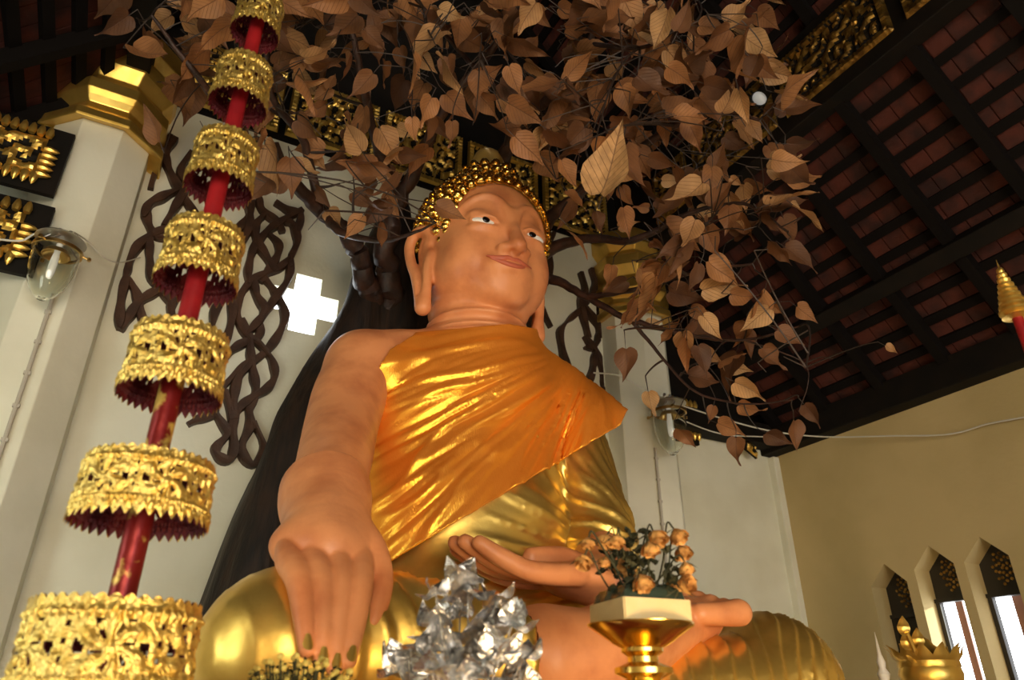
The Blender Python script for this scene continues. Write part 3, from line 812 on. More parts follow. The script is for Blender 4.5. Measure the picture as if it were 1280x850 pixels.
t = MB()
t.box((5.3, -4.2, 5.0), (2.75, 5.5, .1), Matrix.Rotation(rad(46.9), 3, 'Y')); t.box((-1.6, -2.3, 5.0), (2.75, 9.5, .1), Matrix.Rotation(rad(-46.9), 3, 'Y'))
t.box((3.15, -4.2, 8.3), (4.2, 5.5, .1), Matrix.Rotation(rad(51.3), 3, 'Y')); t.box((.55, -2.7, 8.3), (4.2, 8.5, .1), Matrix.Rotation(rad(-51.3), 3, 'Y'))
t.box((4.3, -4.2, 6.2), (.14, 5.5, 1.0)); t.box((-.66, -2.8, 6.2), (.14, 8.4, 1.0))
tag(t.build('ceiling_rear', M['dark_wood']), kind='structure')
t = MB()
def fw(x0, x1, z0, z1): t.box(((x0 + x1) / 2, -7.0, (z0 + z1) / 2), (x1 - x0, .2, z1 - z0))
fw(XL, .2, 0, 3.0); fw(3.2, XR, 0, 3.0); fw(XL, XR, 3.0, 10)
tag(t.build('wall_front', M['plaster']), kind='structure')
# engaged pillars with gilded capitals
def pillar(cx_, z1, label, cy=5.1, R=.335):
    pil = thing('pillar', label, 'pillar', (cx_, cy, 0))
    t = MB(); t.lathe([(R, 0), (R, z1)], c=(cx_, cy, 0), n=8, phase=PI / 8); t.build('shaft', M['pillar'], pil, bevel=.006)
    t = MB()
    prof = [(R * .98, 0), (R * 1.30, -.05), (R * 1.32, -.03), (R * 1.30, .03), (R * 1.06, .10), (R * 1.02, .16), (R * 1.15, .20), (R * 1.24, .24), (R * 1.24, .33), (R * 1.08, .37), (R * 1.02, .42), (R * 1.12, .47), (R * 1.22, .52), (R * 1.28, .62), (R * 1.12, .66), (R * 1.0, .72), (R * 1.2, .80), (R * 1.2, .95)]
    t.lathe(prof, c=(cx_, cy, z1), n=8, phase=PI / 8)
    t.build('capital', M['gold'], pil, bevel=.008)
    return pil
pl1 = pillar(-.72, P(118, 150, 4.78).z, 'white octagonal pillar with gilded capital beside the tiered parasol')
pl2 = pillar(4.16, P(795, 385, 4.78).z, 'white octagonal pillar with gilded capital seen past the draped shoulder of the statue')
print('capital z', P(118, 150, 4.78), P(795, 385, 4.78))

# floor-to-lap altar that carries the statue
al = thing('altar', 'stepped red and gold altar pedestal carrying the seated figure', 'altar', (1.85, 3.4, 0))
def slab(parent, x0, x1, y0, y1, z0, z1, m, name):
    t = MB(); t.box(((x0 + x1) / 2, (y0 + y1) / 2, (z0 + z1) / 2), (x1 - x0, y1 - y0, z1 - z0)); return t.build(name, m, parent, bevel=.02)
slab(al, .32, 3.8, 2.38, 4.5, 0, .35, M['altar_red'], 'base_step'); slab(al, .36, 3.6, 2.40, 4.5, .35, .6, M['gold'], 'gilded_step')
slab(al, .40, 3.5, 2.42, 4.45, .6, 1.2, M['altar_red'], 'plinth'); slab(al, .33, 3.65, 2.35, 4.5, 1.2, 1.37, M['gold'], 'seat_slab')
# ================================================================ tiered parasol
PXo, PYo = 0.048, 2.2
par = thing('tiered_parasol', 'tall ceremonial parasol of stacked gilded openwork tiers on a red pole', 'parasol', (PXo, PYo, 0))
#        centre u, width px, top v, bottom v  (front face of each tier)
tiers = [(137, 232, 748, 872), (179, 186, 560, 636), (215, 140, 397, 474), (249, 112, 267, 334), (276, 92, 156, 214), (301, 79, 62, 112), (318, 66, -20, 22), (333, 56, -96, -58)]
PZ = []
def band_pattern(a, h, nm, sd):
    """relief height (0..1) and whether the sheet is pierced; a: angle * repeats, h: 0..1"""
    u = (a % 1.0) - .5; vv = (h - .50) * .95
    r = math.hypot(u, vv); th = math.atan2(vv, u)
    petal = math.cos(th * 6 + r * 9)
    rel = .25 + .6 * max(0, petal) ** .7 * math.exp(-((r - .22) / .16) ** 2)
    rel += .55 * math.exp(-(r / .06) ** 2)
    rel += .30 * max(0, math.cos(a * 2 * PI * 6 + 3 * math.sin(h * 16))) * max(0, math.cos(h * 40 + 2 * math.sin(a * 12)))
    hole = .24 < h < .80 and .10 < r < .40 and petal < -.35 and not (.235 < r < .27)
    hole = hole or (.26 < h < .78 and r > .43 and abs(math.sin(a * 2 * PI * 3)) < .5 and math.cos(h * 34) > .1)
    for hc, wd, fr in ((.10, .045, 9), (.19, .03, 14), (.86, .04, 10)):
        b_ = math.exp(-((h - hc) / wd) ** 2)
        rel = rel * (1 - b_) + b_ * (.35 + .75 * abs(math.cos(a * PI * fr)))
    return rel, hole
def tier(cz0, cz1, R0, ntooth, seed):
    """openwork ring from z = cz0 to cz1, toothed below and scalloped above"""
    nseg = ntooth * 12; nr = 34; hgt = cz1 - cz0
    reps = max(6, int(2 * PI * R0 / (hgt * .95)))
    tooth = min(hgt * .22, 2 * PI * R0 / ntooth * .85); sca = tooth * .45
    V = []; hol = {}
    for j in range(nr + 1):
        for i in range(nseg):
            a = 2 * PI * i / nseg; h = j / nr
            tb = abs(((i % 12) / 6.0) - 1.0); zb = cz0 - tooth * (1 - tb) ; 
            ts = abs(math.sin(PI * (i % 12) / 12.0)); zt = cz1 + sca * ts
            if j <= 2: z = zb + (cz0 + hgt * .03 - zb) * (j / 2)
            elif j >= nr - 1: z = (cz1 - hgt * .03) + (zt - (cz1 - hgt * .03)) * (j - nr + 1)
            else: z = cz0 + hgt * .03 + hgt * .94 * (j - 2) / (nr - 3)
            rel, hl = band_pattern(reps * i / nseg, h, 0, seed)
            flare = R0 * (1.0 + .03 * (1 - h))
            if j <= 2: rel = .5 + .4 * (1 - tb)
            rr_ = flare + (rel - .5) * .015 * (R0 / .2) ** .5 + mnoise.noise(Vector((a * 9, h * 5, seed))) * .003
            V.append((PXo + rr_ * math.cos(a), PYo + rr_ * math.sin(a), z)); hol[(j, i)] = hl
    F = []
    for j in range(nr):
        for i in range(nseg):
            i2 = (i + 1) % nseg
            if hol[(j, i)] and hol[(j, i2)] and hol[(j + 1, i)]: continue
            F.append((j * nseg + i, j * nseg + i2, (j + 1) * nseg + i2, (j + 1) * nseg + i))
    return V, F
for k, (u0, wpx, vt, vb) in enumerate(tiers):
    base = P(u0, (vt + vb) / 2, PYo)
    zc = float((np.array(base) - CAM) @ _F); R0 = wpx * .5 * zc / FPX * (.87 if k == 0 else .81)
    z1 = P(u0, vt, PYo - R0 * .88).z; z0 = P(u0, vb, PYo - R0 * .88).z
    PZ.append((z0, z1, R0))
    V, F = tier(z0, z1, R0, (40, 40, 36, 32, 30, 28, 26, 24)[k], k)
    t = MB(); t.add(V, F); o = t.build('openwork_tier', M['gold_filigree'], par, smooth=False, recalc=False)
    o.data.polygons.foreach_set('use_smooth', [True] * len(o.data.polygons))
    t = MB(); t.add([(PXo + (x - PXo) * .972, PYo + (y - PYo) * .972, z) for x, y, z in V], F)
    zz = z1 - (z1 - z0) * .12          # closing disc and spokes that hold the ring on the pole
    t.lathe([(.02, zz), (R0 * .96, zz), (R0 * .96, zz + .008), (.02, zz + .008)], c=(PXo, PYo, 0), n=40, cap=False)
    lin = t.build('red_lining', M['red_lining'], o, recalc=False); fix_sub(lin)
t = MB(); t.lathe([(.034, 0), (.034, PZ[1][0] + .05), (.033, PZ[1][0] + .05), (.033, PZ[2][0] + .10)], c=(PXo, PYo, 0), n=20)
o = t.build('lower_pole', M['gilded_red'], par, smooth=True); o['label'] = 'red lower pole with worn gilding'
t = MB(); t.lathe([(.031, PZ[2][0] + .10), (.024, PZ[-1][1] + .25), (.012, PZ[-1][1] + .5)], c=(PXo, PYo, 0), n=20)
t.build('upper_pole', M['red'], par, smooth=True)
t = MB(); t.lathe([(.24, 0), (.24, .05), (.20, .07), (.14, .12), (.06, .22), (.04, .3)], c=(PXo, PYo, 0), n=28); t.build('base', M['gold'], par, smooth=True)

# ================================================================ carved vine panels on the back wall
strands = [
 [(214,168),(203,190),(192,215),(188,235)], [(220,172),(208,190),(210,208),(222,232),(236,255),(254,280)], [(240,190),(226,212),(233,232),(218,260),(205,282)],
 [(222,238),(203,246),(186,256),(179,272)], [(186,256),(184,272),(192,290),(210,300)], [(215,283),(192,292),(173,306),(161,328),(157,347)],
 [(188,298),(187,320),(191,348),(205,364),(214,382)], [(157,347),(151,378),(149,411)], [(159,347),(170,364),(175,384),(180,404)], [(216,357),(192,365),(172,379),(160,398),(150,412)],
 [(254,280),(262,300),(250,330),(232,352),(214,382),(222,410),(240,440)], [(300,243),(310,256),(312,280),(303,307)], [(315,240),(312,267),(300,283),(280,300)],
 [(324,246),(328,262),(347,277),(354,290)], [(378,262),(354,275),(335,288),(318,309),(311,333),(310,355)], [(331,268),(320,281),(321,299),(332,319),(344,340)],
 [(336,291),(349,305),(346,321),(334,338),(326,352)], [(364,320),(348,335),(320,347),(302,366),(296,390),(308,416),(336,440)], [(364,320),(361,347),(344,373),(325,399),(308,418)],
 [(318,352),(321,370),(330,385),(324,402)], [(331,347),(341,360),(349,372),(357,394),(348,418),(329,442),(300,461),(280,482)], [(344,252),(360,262),(376,268),(372,290)],
 [(286,366),(270,385),(265,410)], [(286,366),(291,390),(284,420),(270,440)], [(325,399),(324,419),(300,430),(284,442),(262,460)], [(303,398),(312,424),(314,447),(318,470),(320,489),(312,511),(313,532),(302,560),(316,581),(330,560),(317,527)],
 [(319,424),(338,447),(344,468),(334,485),(312,499),(297,513),(291,532),(293,560),(286,575),(272,569),(271,558),(284,541),(270,517),(262,492)], [(312,456),(297,475),(292,503),(291,524),(281,488)],
 [(235,530),(251,522),(268,517),(262,498),(250,480)], [(240,440),(252,470),(262,492)], [(262,462),(268,478),(281,488)], [(330,240),(345,225),(352,205),(345,180)], [(300,243),(296,215),(306,190),(300,160)], [(364,320),(372,300),(366,280),(354,275)],
]
def vine_panel(mirror, label):
    pan = thing('vine_screen', label, 'carved panel', (3.47 - .3 if mirror else .3, YB - .05, 4.3))
    t = MB()
    for k, st in enumerate(strands):
        q = [P(u, v, YB - .04) for u, v in st]
        pts = [(p.x, p.z) for p in q]
        sp = [np.array(a) for a in spline(pts, 5)]
        n = len(sp); L_ = []; R_ = []
        for i, p in enumerate(sp):
            d = sp[min(i + 1, n - 1)] - sp[max(i - 1, 0)]; d = d / max(np.linalg.norm(d), 1e-6); nn = np.array((-d[1], d[0]))
            w_ = .033 * (1 - .45 * abs(2 * i / (n - 1) - 1) ** 4) + .006 * math.sin(i * .9 + k)
            L_.append(p + nn * w_); R_.append(p - nn * w_)
        y0 = YB - .052 - .006 * (k % 4); y1 = YB - .002
        V = []
        for a, b in zip(L_, R_):
            m = (a + b) / 2
            for (pt, yy) in ((a, y1), (a * .92 + m * .08, y0 + .012), (m + (a - m) * .8, y0), (m, y0 + .002), (m + (b - m) * .8, y0), (b * .92 + m * .08, y0 + .012), (b, y1)):
                x = 3.47 - pt[0] if mirror else pt[0]
                V.append((min(x, 3.80) if mirror else max(x, -.37), yy, pt[1]))
        m_ = 7
        F = [(i * m_ + j, i * m_ + (j + 1) % m_, (i + 1) * m_ + (j + 1) % m_, (i + 1) * m_ + j) for i in range(n - 1) for j in range(m_)]
        F += [tuple(range(m_)), tuple((n - 1) * m_ + j for j in range(m_))]
        t.add(V, F)
    t.build('vine_strands', M['vine_wood'], pan)
vine_panel(False, 'dark carved openwork vine panel on the wall behind the tiered parasol')
vine_panel(True, 'dark carved openwork vine panel on the wall past the draped shoulder')

# ================================================================ glass wall lamps with their conduits
def lamp(c, s, label, cond_label, foot):
    lp_ = thing('bell_lamp', label, 'lamp', c, 'glass bell lamps')
    c = Vector(c)
    def Z(prof): return [(r * s, z * s) for r, z in prof]
    t = MB(); t.lathe(Z([(.001, -.42), (.030, -.425), (.045, -.41), (.085, -.37), (.125, -.30), (.152, -.20), (.160, -.09), (.158, 0), (.152, 0), (.154, -.09), (.146, -.198), (.120, -.295), (.082, -.363), (.04, -.403), (.001, -.41)]), c=c, n=40, cap=False)
    t.build('glass_bell', M['glass'], lp_, smooth=True)
    t = MB(); t.lathe(Z([(.158, -.012), (.172, -.012), (.174, .012), (.158, .016)]), c=c, n=40, cap=False)
    for a in (0, 2.1, 4.2):
        t.tube([c + Vector((.165 * math.cos(a), .165 * math.sin(a), 0)) * s, c + Vector((.21 * math.cos(a), .21 * math.sin(a), -.01)) * s], .008 * s)
        t.lathe(Z([(.001, -.015), (.014, -.012), (.016, 0), (.014, .012), (.001, .015)]), c=c + Vector((.215 * math.cos(a), .215 * math.sin(a), -.01)) * s, n=8)
    t.build('collar', M['brass'], lp_, smooth=True)
    t = MB(); t.lathe(Z([(.165, .085), (.178, .09), (.165, .105), (.06, .125), (.02, .13), (.02, .16), (.001, .16)]), c=c, n=36)
    for a in (.5, 1.2, 3.6, 4.3):
        t.tube([c + Vector((.16 * math.cos(a), .16 * math.sin(a), .005)) * s, c + Vector((.10 * math.cos(a + .4), .10 * math.sin(a + .4), .09)) * s], .006 * s)
    for dx in (-.03, .04): t.lathe(Z([(.010, .12), (.010, .17), (.018, .18), (.012, .20), (.001, .205)]), c=c + Vector((dx * s, 0, 0)), n=10)
    t.build('cap', M['steel'], lp_, smooth=True)
    t = MB(); t.lathe(Z([(.03, .02), (.075, -.0), (.10, -.045), (.095, -.045), (.07, -.006), (.03, .012)]), c=c, n=30, cap=False); t.build('reflector', M['brass'], lp_, smooth=True)
    t = MB(); t.lathe(Z([(.018, -.0), (.022, -.03), (.028, -.09), (.028, -.20), (.018, -.24), (.001, -.25)]), c=c, n=16); t.lathe(Z([(.022, .06), (.022, -.01)]), c=c, n=12)
    t.build('bulb', M['bulb'], lp_, smooth=True)
    t = MB(); t.tube([c + Vector((0, .02, .12)) * s, c + Vector((0, .18, .15)) * s, c + Vector((0, .30 + .0, .05)) * s], .012 * s); t.build('bracket', M['steel'], lp_)
    cd_ = MB(); q = [Vector(foot[0]), Vector(foot[1])]
    cd_.tube([q[0], q[0].lerp(q[1], .5), q[1]], .012)
    for k in range(14):
        p = q[0].lerp(q[1], (k + .5) / 14); cd_.box(p, (.036, .02, .02))
    tag(cd_.build('wiring_conduit', M['conduit']), cond_label, 'conduit')
lamp(P(72, 314, 4.55), .80, 'clear glass bell lamp on the pillar beside the tiered parasol', 'narrow clipped wiring conduit running down below the bell lamp near the parasol', [(P(66, 372, 4.765).x, 4.765, P(66, 372, 4.765).z), (P(66, 372, 4.765).x, 4.765, 1.0)])
lamp(P(836, 516, 4.56), .90, 'clear glass bell lamp half hidden by leaves on the pillar beyond the shoulder', 'narrow clipped wiring conduit on the pillar behind the dried roses', [(P(819, 560, 4.765).x, 4.765, P(819, 560, 4.765).z), (P(819, 560, 4.765).x, 4.765, 1.0)])

# ================================================================ gilded carving
def carving(w, h, nx, ny, seed, depth=.04, border=True):
    """relief of scrolls on a w x h sheet; returns vertices (x, d, z), faces, material index"""
    rnd = random.Random(seed); cen = []
    nu = max(2, int(w / .22)); nv = max(1, int(h / .22))
    for i in range(nu):
        for j in range(nv): cen.append(((i + .5 + rnd.uniform(-.2, .2)) * w / nu, (j + .5 + rnd.uniform(-.2, .2)) * h / nv, rnd.choice((-1, 1)), rnd.uniform(0, 6)))
    V = []; H_ = []
    for j in range(ny + 1):
        for i in range(nx + 1):
            x = w * i / nx; z = h * j / ny; best = 9; c = cen[0]
            for q in cen:
                d = math.hypot(x - q[0], z - q[1])
                if d < best: best = d; c = q
            th = math.atan2(z - c[1], x - c[0])
            sp = math.cos(c[2] * th * 1 + best * 62 + c[3]) * .6 + .4 * math.cos(th * 6 + c[3]) * (best > .06)
            b = min(x, w - x, z, h - z)
            if border and b < .06: sp = .4 + .6 * abs(math.sin((x if min(z, h - z) < min(x, w - x) else z) * 75))
            if border and .06 <= b < .075: sp = -1
            H_.append(sp); V.append((x, depth * (.5 + .5 * sp) if b > .001 else 0, z))
    F = []; MI = []
    for j in range(ny):
        for i in range(nx):
            a = j * (nx + 1) + i; F.append((a, a + 1, a + nx + 2, a + nx + 1))
            MI.append(0 if (H_[a] + H_[a + nx + 2]) > -.35 else 1)
    return V, F, MI
def carved_panel(name, label, origin, ex, en, w, h, seed, cat='carving', group=None, res=.018, m='gold_old', ez=(0, 0, 1), border=True):
    V, F, MI = carving(w, h, int(w / res), int(h / res), seed, border=border)
    ex = Vector(ex).normalized(); en = Vector(en).normalized(); ez = Vector(ez).normalized(); O = Vector(origin)
    t = MB()
    for mi in (0, 1): pass
    t.v = [tuple(O + ex * x + en * d + ez * z) for x, d, z in V]; t.f = F; t.mi = MI
    nb_ = len(t.v)
    t.add([O, O + ex * w, O + ex * w + ez * h, O + ez * h, O - en * .03, O + ex * w - en * .03, O + ex * w + ez * h - en * .03, O + ez * h - en * .03], [(4, 5, 6, 7), (0, 1, 5, 4), (1, 2, 6, 5), (2, 3, 7, 6), (3, 0, 4, 7)], 1)
    o = t.build(name, [M[m], M['dark_wood']], None, recalc=False)
    o.data.polygons.foreach_set('material_index', t.mi)
    return tag(o, label, cat, group)
# panels along the architrave of the right aisle (facing the hall)
ys_ = [(4.55, 4.05), (3.95, 2.95), (2.85, 1.85), (1.75, .75)]
for k, (ya, yb) in enumerate(ys_):
    lab = ['short gilded scroll panel on the dark beam nearest the pillar', 'long gilded scroll panel on the dark roof beam beside the small spotlight', 'gilded scroll panel on the dark roof beam nearest the upper corner', 'gilded scroll panel at the near end of the dark roof beam'][k]
    carved_panel('gilded_carving', lab, (4.165, ya, 6.0), (0, -1, 0), (-1, 0, 0), ya - yb, .60, 20 + k, group='gilded panels on the roof beam')
# scroll panels across the gable above the statue
for k in range(5):
    x0 = -.35 + k * .88
    lab = ['far end of the gable beside the parasol', 'gable above the parasol side of the tree', 'gable right above the head', 'gable past the head', 'gable next to the second pillar'][k]
    carved_panel('gilded_carving', 'gilded scroll panel glinting between leaves, ' + lab, (x0, YB - .035, 6.1), (1, 0, 0), (0, -1, 0), .82, .7, 40 + k, group='gilded panels on the gable', m='gold', res=.014)
# hanging fringe brackets beside the pillars
def fringe(o, w, h, seed, label, flip=1):
    br = thing('carved_bracket', label, 'carved bracket', o)
    p = carved_panel('scrollwork', None, o, (1, 0, 0), (0, -1, 0), w, h, seed, m='gold', border=False)
    for key in ('label', 'category'):
        if key in p: del p[key]
    p.parent = br; p.matrix_parent_inverse = Matrix.Translation(-Vector(o))
    n = int(w / .05)
    for z_, sg in ((o[2] + h, 1), (o[2], -1)):
        t = MB()
        for i in range(n + 1):
            t.lathe([(.020, 0), (.026, .03), (.016, .07), (.001, .09)], c=(o[0] + w * i / n, o[1] - .02, z_), n=8, rot=rotm('X', 0 if sg > 0 else 180))
        t.build('leaf_fringe', M['gold'], br, smooth=True)
    t = MB()
    for i in range(int(h / .05)):
        t.lathe([(.020, 0), (.026, .03), (.016, .07), (.001, .09)], c=(o[0] + (w if flip > 0 else 0), o[1] - .02, o[2] + .05 * i), n=8, rot=rotm('Y', 90 * flip))
    t.build('leaf_fringe', M['gold'], br, smooth=True)
    t = MB(); t.box((o[0] + w / 2 + .05 * flip, o[1] + .035, o[2] + h / 2), (w + .16, .04, h + .22)); t.build('backboard', M['dark_wood'], br)
a = P(-10, 195, 4.68); fringe((a.x - .25, 4.68, a.z - .05), .50, .30, 5, 'gilded scroll bracket under the dark roof, upper of the two beside the pillar', 1)
a = P(-10, 312, 4.68); fringe((a.x - .2, 4.68, a.z), .30, .30, 6, 'small gilded leaf bracket at the picture edge just above the bell lamp cable', 1)
a = P(838, 535, 5.12); fringe((a.x, 5.12, a.z), .34, .26, 7, 'dark gilded leaf bracket beside the second bell lamp', -1)
# gilded hanging strip of the tie beam corner
a = P(905, 535, 5.0)
carved_panel('gilded_carving', 'narrow gilded strip slanting beneath the dark eave behind the leaves', (a.x, 5.03, a.z), (1, 0, -.55), (0, -1, 0), .5, .12, 77, m='gold', border=False)

# spotlight on the roof beam
sp_ = P(950, 122, 3.5)
sp_ = PX(950, 122, 4.0)
spt = thing('spotlight', 'small round spotlight clamped to the dark roof beam', 'spotlight', sp_)
d = (Vector((1.9, 3.4, 3.2)) - sp_).normalized(); rr_ = d.to_track_quat('Z', 'Y').to_matrix()
t = MB(); t.lathe([(.03, -.14), (.055, -.12), (.06, -.02), (.075, .03), (.070, .03), (.055, -.01), (.001, -.01)], c=sp_, n=24, rot=rr_); t.build('housing', M['dark_wood'], spt, smooth=True)
t = MB(); t.lathe([(.062, .012), (.04, .022), (.001, .026)], c=sp_, n=24, rot=rr_); t.build('lens', mat('spot_lens', (.8, .85, .88), .15, emit=(.8, .9, 1), estr=.12), spt, smooth=True)
t = MB(); t.tube([sp_ - d * .1, sp_ - d * .1 + Vector((.04, 0, .08)), sp_ + Vector((.08, 0, .12))], .012); t.build('clamp_arm', M['dark_wood'], spt)

# cables
def cable(pts, label, r=.007, k=8):
    t = MB(); t.tube([Vector(p) for p in spline([tuple(p) for p in pts], k)], r, n=6)
    tag(t.build('cable', M['cable'], smooth=True), label, 'cable')
cable([P(742, 466, 4.72), P(775, 470, 4.70), P(815, 492, 4.66), P(880, 516, 4.6), P(960, 538, 4.5), P(1030, 546, 4.3), PX(1110, 545, 5.85), PX(1185, 543, 5.92), PX(1235, 530, 5.95), PX(1290, 520, 5.95)], 'white cable strung from the shoulder across to the side wall')
cable([P(815, 505, 4.63), P(860, 528, 4.6), P(905, 543, 4.58), P(955, 546, 4.52)], 'short slack white cable looping under the leaves beside the second lamp', .006)
cable([P(-12, 298, 4.6), P(25, 301, 4.6), P(42, 293, 4.58), P(56, 288, 4.52)], 'white cable reaching the near bell lamp from the picture edge')
cable([P(92, 290, 4.52), P(110, 302, 4.72), P(130, 322, 4.74), P(150, 328, 4.9), P(175, 322, 5.18)], 'thin cable drooping from the bell lamp to the carved panel', .005)
# ================================================================ bodhi tree behind the statue
tree = thing('bodhi_tree', 'tree with dark trunk and dry brown heart-shaped leaves spreading above the seated figure', 'tree', (1.7, 4.8, 0))
S = Sculpt((.3, 4.3, 1.2), (3.2, 5.2, 5.6), 0.03)
S.chain([(.70, 4.78, 1.3, .32), (.82, 4.80, 2.2, .30), (.98, 4.80, 3.1, .26), (1.28, 4.80, 4.2, .20), (1.42, 4.78, 4.9, .17), (1.46, 4.70, 5.3, .12)], k=.1)
S.chain([(1.25, 4.80, 1.3, .34), (1.35, 4.82, 2.6, .32), (1.6, 4.82, 3.8, .30), (1.72, 4.80, 4.8, .24), (1.85, 4.72, 5.4, .16)], k=.1)
S.chain([(1.85, 4.80, 1.3, .34), (1.95, 4.82, 2.6, .33), (1.95, 4.82, 3.9, .28), (2.1, 4.80, 4.7, .22), (2.35, 4.74, 5.3, .13)], k=.1)
S.chain([(2.5, 4.80, 1.3, .34), (2.45, 4.82, 2.4, .32), (2.3, 4.82, 3.5, .28), (2.15, 4.82, 4.4, .2)], k=.1)
tp, tf = S.extract(); tn = vnormals(tp, tf)
tp += tn * ((vnoise(tp * np.array([7, 7, .8]), 1.0, 3) - .5) * .09)[:, None]
tp[:, 2] = np.maximum(tp[:, 2], 1.3)
t_o = link('trunk', npmesh('trunk', tp, tf), M['trunk'], tree)
t = MB(); t.box((1.7, 4.86, .65), (2.6, .56, 1.34)); t.build('planter_block', M['dark_wood'], tree)

limbs = [  # (u, v, depth along the view, radius)
 [(486, 430, 5.62, .13), (468, 380, 5.5, .12), (450, 335, 5.35, .10), (440, 300, 5.2, .085), (400, 262, 5.0, .07), (350, 215, 4.7, .05), (290, 150, 4.4, .035), (235, 80, 4.1, .022), (190, 20, 4.0, .012)],
 [(492, 400, 5.6, .13), (486, 350, 5.5, .12), (482, 310, 5.4, .10), (500, 250, 5.3, .075), (527, 192, 5.1, .060), (560, 130, 4.9, .045), (610, 70, 4.7, .035), (650, 0, 4.5, .022), (670, -60, 4.4, .015)],
 [(610, 330, 5.5, .11), (622, 218, 5.5, .080), (655, 152, 5.2, .060), (700, 110, 4.9, .04), (735, 55, 4.7, .03), (760, -20, 4.5, .018)],
 [(640, 330, 5.5, .10), (700, 262, 5.3, .060), (760, 215, 5.0, .045), (830, 165, 4.7, .032), (900, 140, 4.5, .022), (950, 150, 4.35, .012)],
 [(655, 345, 5.5, .09), (690, 350, 5.4, .050), (735, 372, 5.2, .036), (790, 400, 4.95, .026), (860, 418, 4.7, .018), (930, 425, 4.5, .012), (1000, 408, 4.3, .007)],
 [(640, 335, 5.5, .09), (720, 300, 5.3, .050), (790, 300, 5.0, .034), (860, 268, 4.7, .022), (930, 255, 4.45, .014), (985, 290, 4.3, .008)],
 [(500, 250, 5.3, .06), (470, 180, 5.1, .045), (455, 110, 4.8, .035), (440, 40, 4.6, .024), (430, -30, 4.5, .014)],
 [(400, 262, 5.0, .05), (430, 292, 4.75, .035), (480, 300, 4.5, .022), (520, 290, 4.2, .012), (545, 278, 4.0, .007)],
 [(400, 262, 5.0, .045), (380, 180, 4.8, .036), (340, 120, 4.5, .026), (330, 40, 4.3, .018)],
 [(735, 372, 5.2, .03), (800, 360, 4.9, .022), (870, 340, 4.7, .016), (940, 330, 4.5, .010)],
 [(790, 400, 4.95, .02), (830, 450, 4.8, .013), (870, 490, 4.65, .010), (930, 505, 4.5, .008), (990, 500, 4.35, .005)],
 [(655, 152, 5.2, .045), (620, 110, 5.0, .03), (570, 60, 4.8, .02), (530, 10, 4.6, .014)],
 [(735, 55, 4.7, .024), (800, 60, 4.5, .016), (860, 30, 4.4, .012), (920, 20, 4.3, .008)],
 [(930, 425, 4.5, .010), (975, 440, 4.4, .006), (1006, 455, 4.35, .005), (1010, 480, 4.3, .004), (998, 515, 4.3, .003)],
]
NODES = []
bmb = MB()
for lb in limbs:
    q = [tuple(PD(u, v, D)) + (r,) for u, v, D, r in lb]
    sp = spline(q, 6)
    rl = random.Random(len(NODES))
    pts = [Vector(a[:3]) + Vector((rl.uniform(-1, 1), rl.uniform(-1, 1), rl.uniform(-1, 1))) * float(a[3]) * .25 for a in sp]
    bmb.tube(pts, [float(a[3]) * .78 for a in sp], n=10)
    for p, a in zip(pts, sp): NODES.append((p, float(a[3])))
bo = bmb.build('branches', M['branch'], tree, smooth=True)

def leaf_mesh(seed):
    rnd = random.Random(seed); nt_, nu = 13, 6
    T = [0, .05, .13, .24, .36, .48, .58, .67, .75, .82, .89, .95, 1.0]
    Wd = [.11, .215, .29, .325, .315, .27, .215, .155, .10, .062, .036, .018, .003]
    cre = rnd.uniform(.05, .5); bend = rnd.uniform(-.7, .7); wob = rnd.uniform(.015, .05); tw = rnd.uniform(-1.1, 1.1); sc = rnd.uniform(.88, 1.08)
    V = []; UV = []
    for i, t_ in enumerate(T):
        for j in range(nu + 1):
            u = 2 * j / nu - 1
            x = u * Wd[i] * sc; y = t_ + (.055 * (1 - abs(u)) ** 1.3 * max(0, 1 - t_ / .16) if t_ < .16 else 0)
            z = cre * abs(x) + bend * (t_ - .35) ** 2 + wob * math.sin(t_ * 14 + seed) * u * abs(u) + .1 * x * x * seed % .02
            a = tw * (t_ - .4); x, z = x * math.cos(a) - z * math.sin(a), x * math.sin(a) + z * math.cos(a)
            V.append((x, y, z)); UV.append((.5 + u * .5 * Wd[i] / .325, t_))
    F = [(i * (nu + 1) + j, i * (nu + 1) + j + 1, (i + 1) * (nu + 1) + j + 1, (i + 1) * (nu + 1) + j) for i in range(nt_ - 1) for j in range(nu)]
    return V, F, UV
LM = []
for k in range(10):
    V, F, UV = leaf_mesh(k)
    me = bpy.data.meshes.new('leaf'); me.from_pydata(V, [], F); me.materials.append(M['leaf'])
    uvl = me.uv_layers.new(name='UVMap')
    for lp_ in me.loops: uvl.data[lp_.index].uv = UV[lp_.vertex_index]
    at = me.attributes.new('tint', 'FLOAT', 'POINT')
    me.polygons.foreach_set('use_smooth', [True] * len(me.polygons)); me.update(); LM.append((me, V, F, UV))

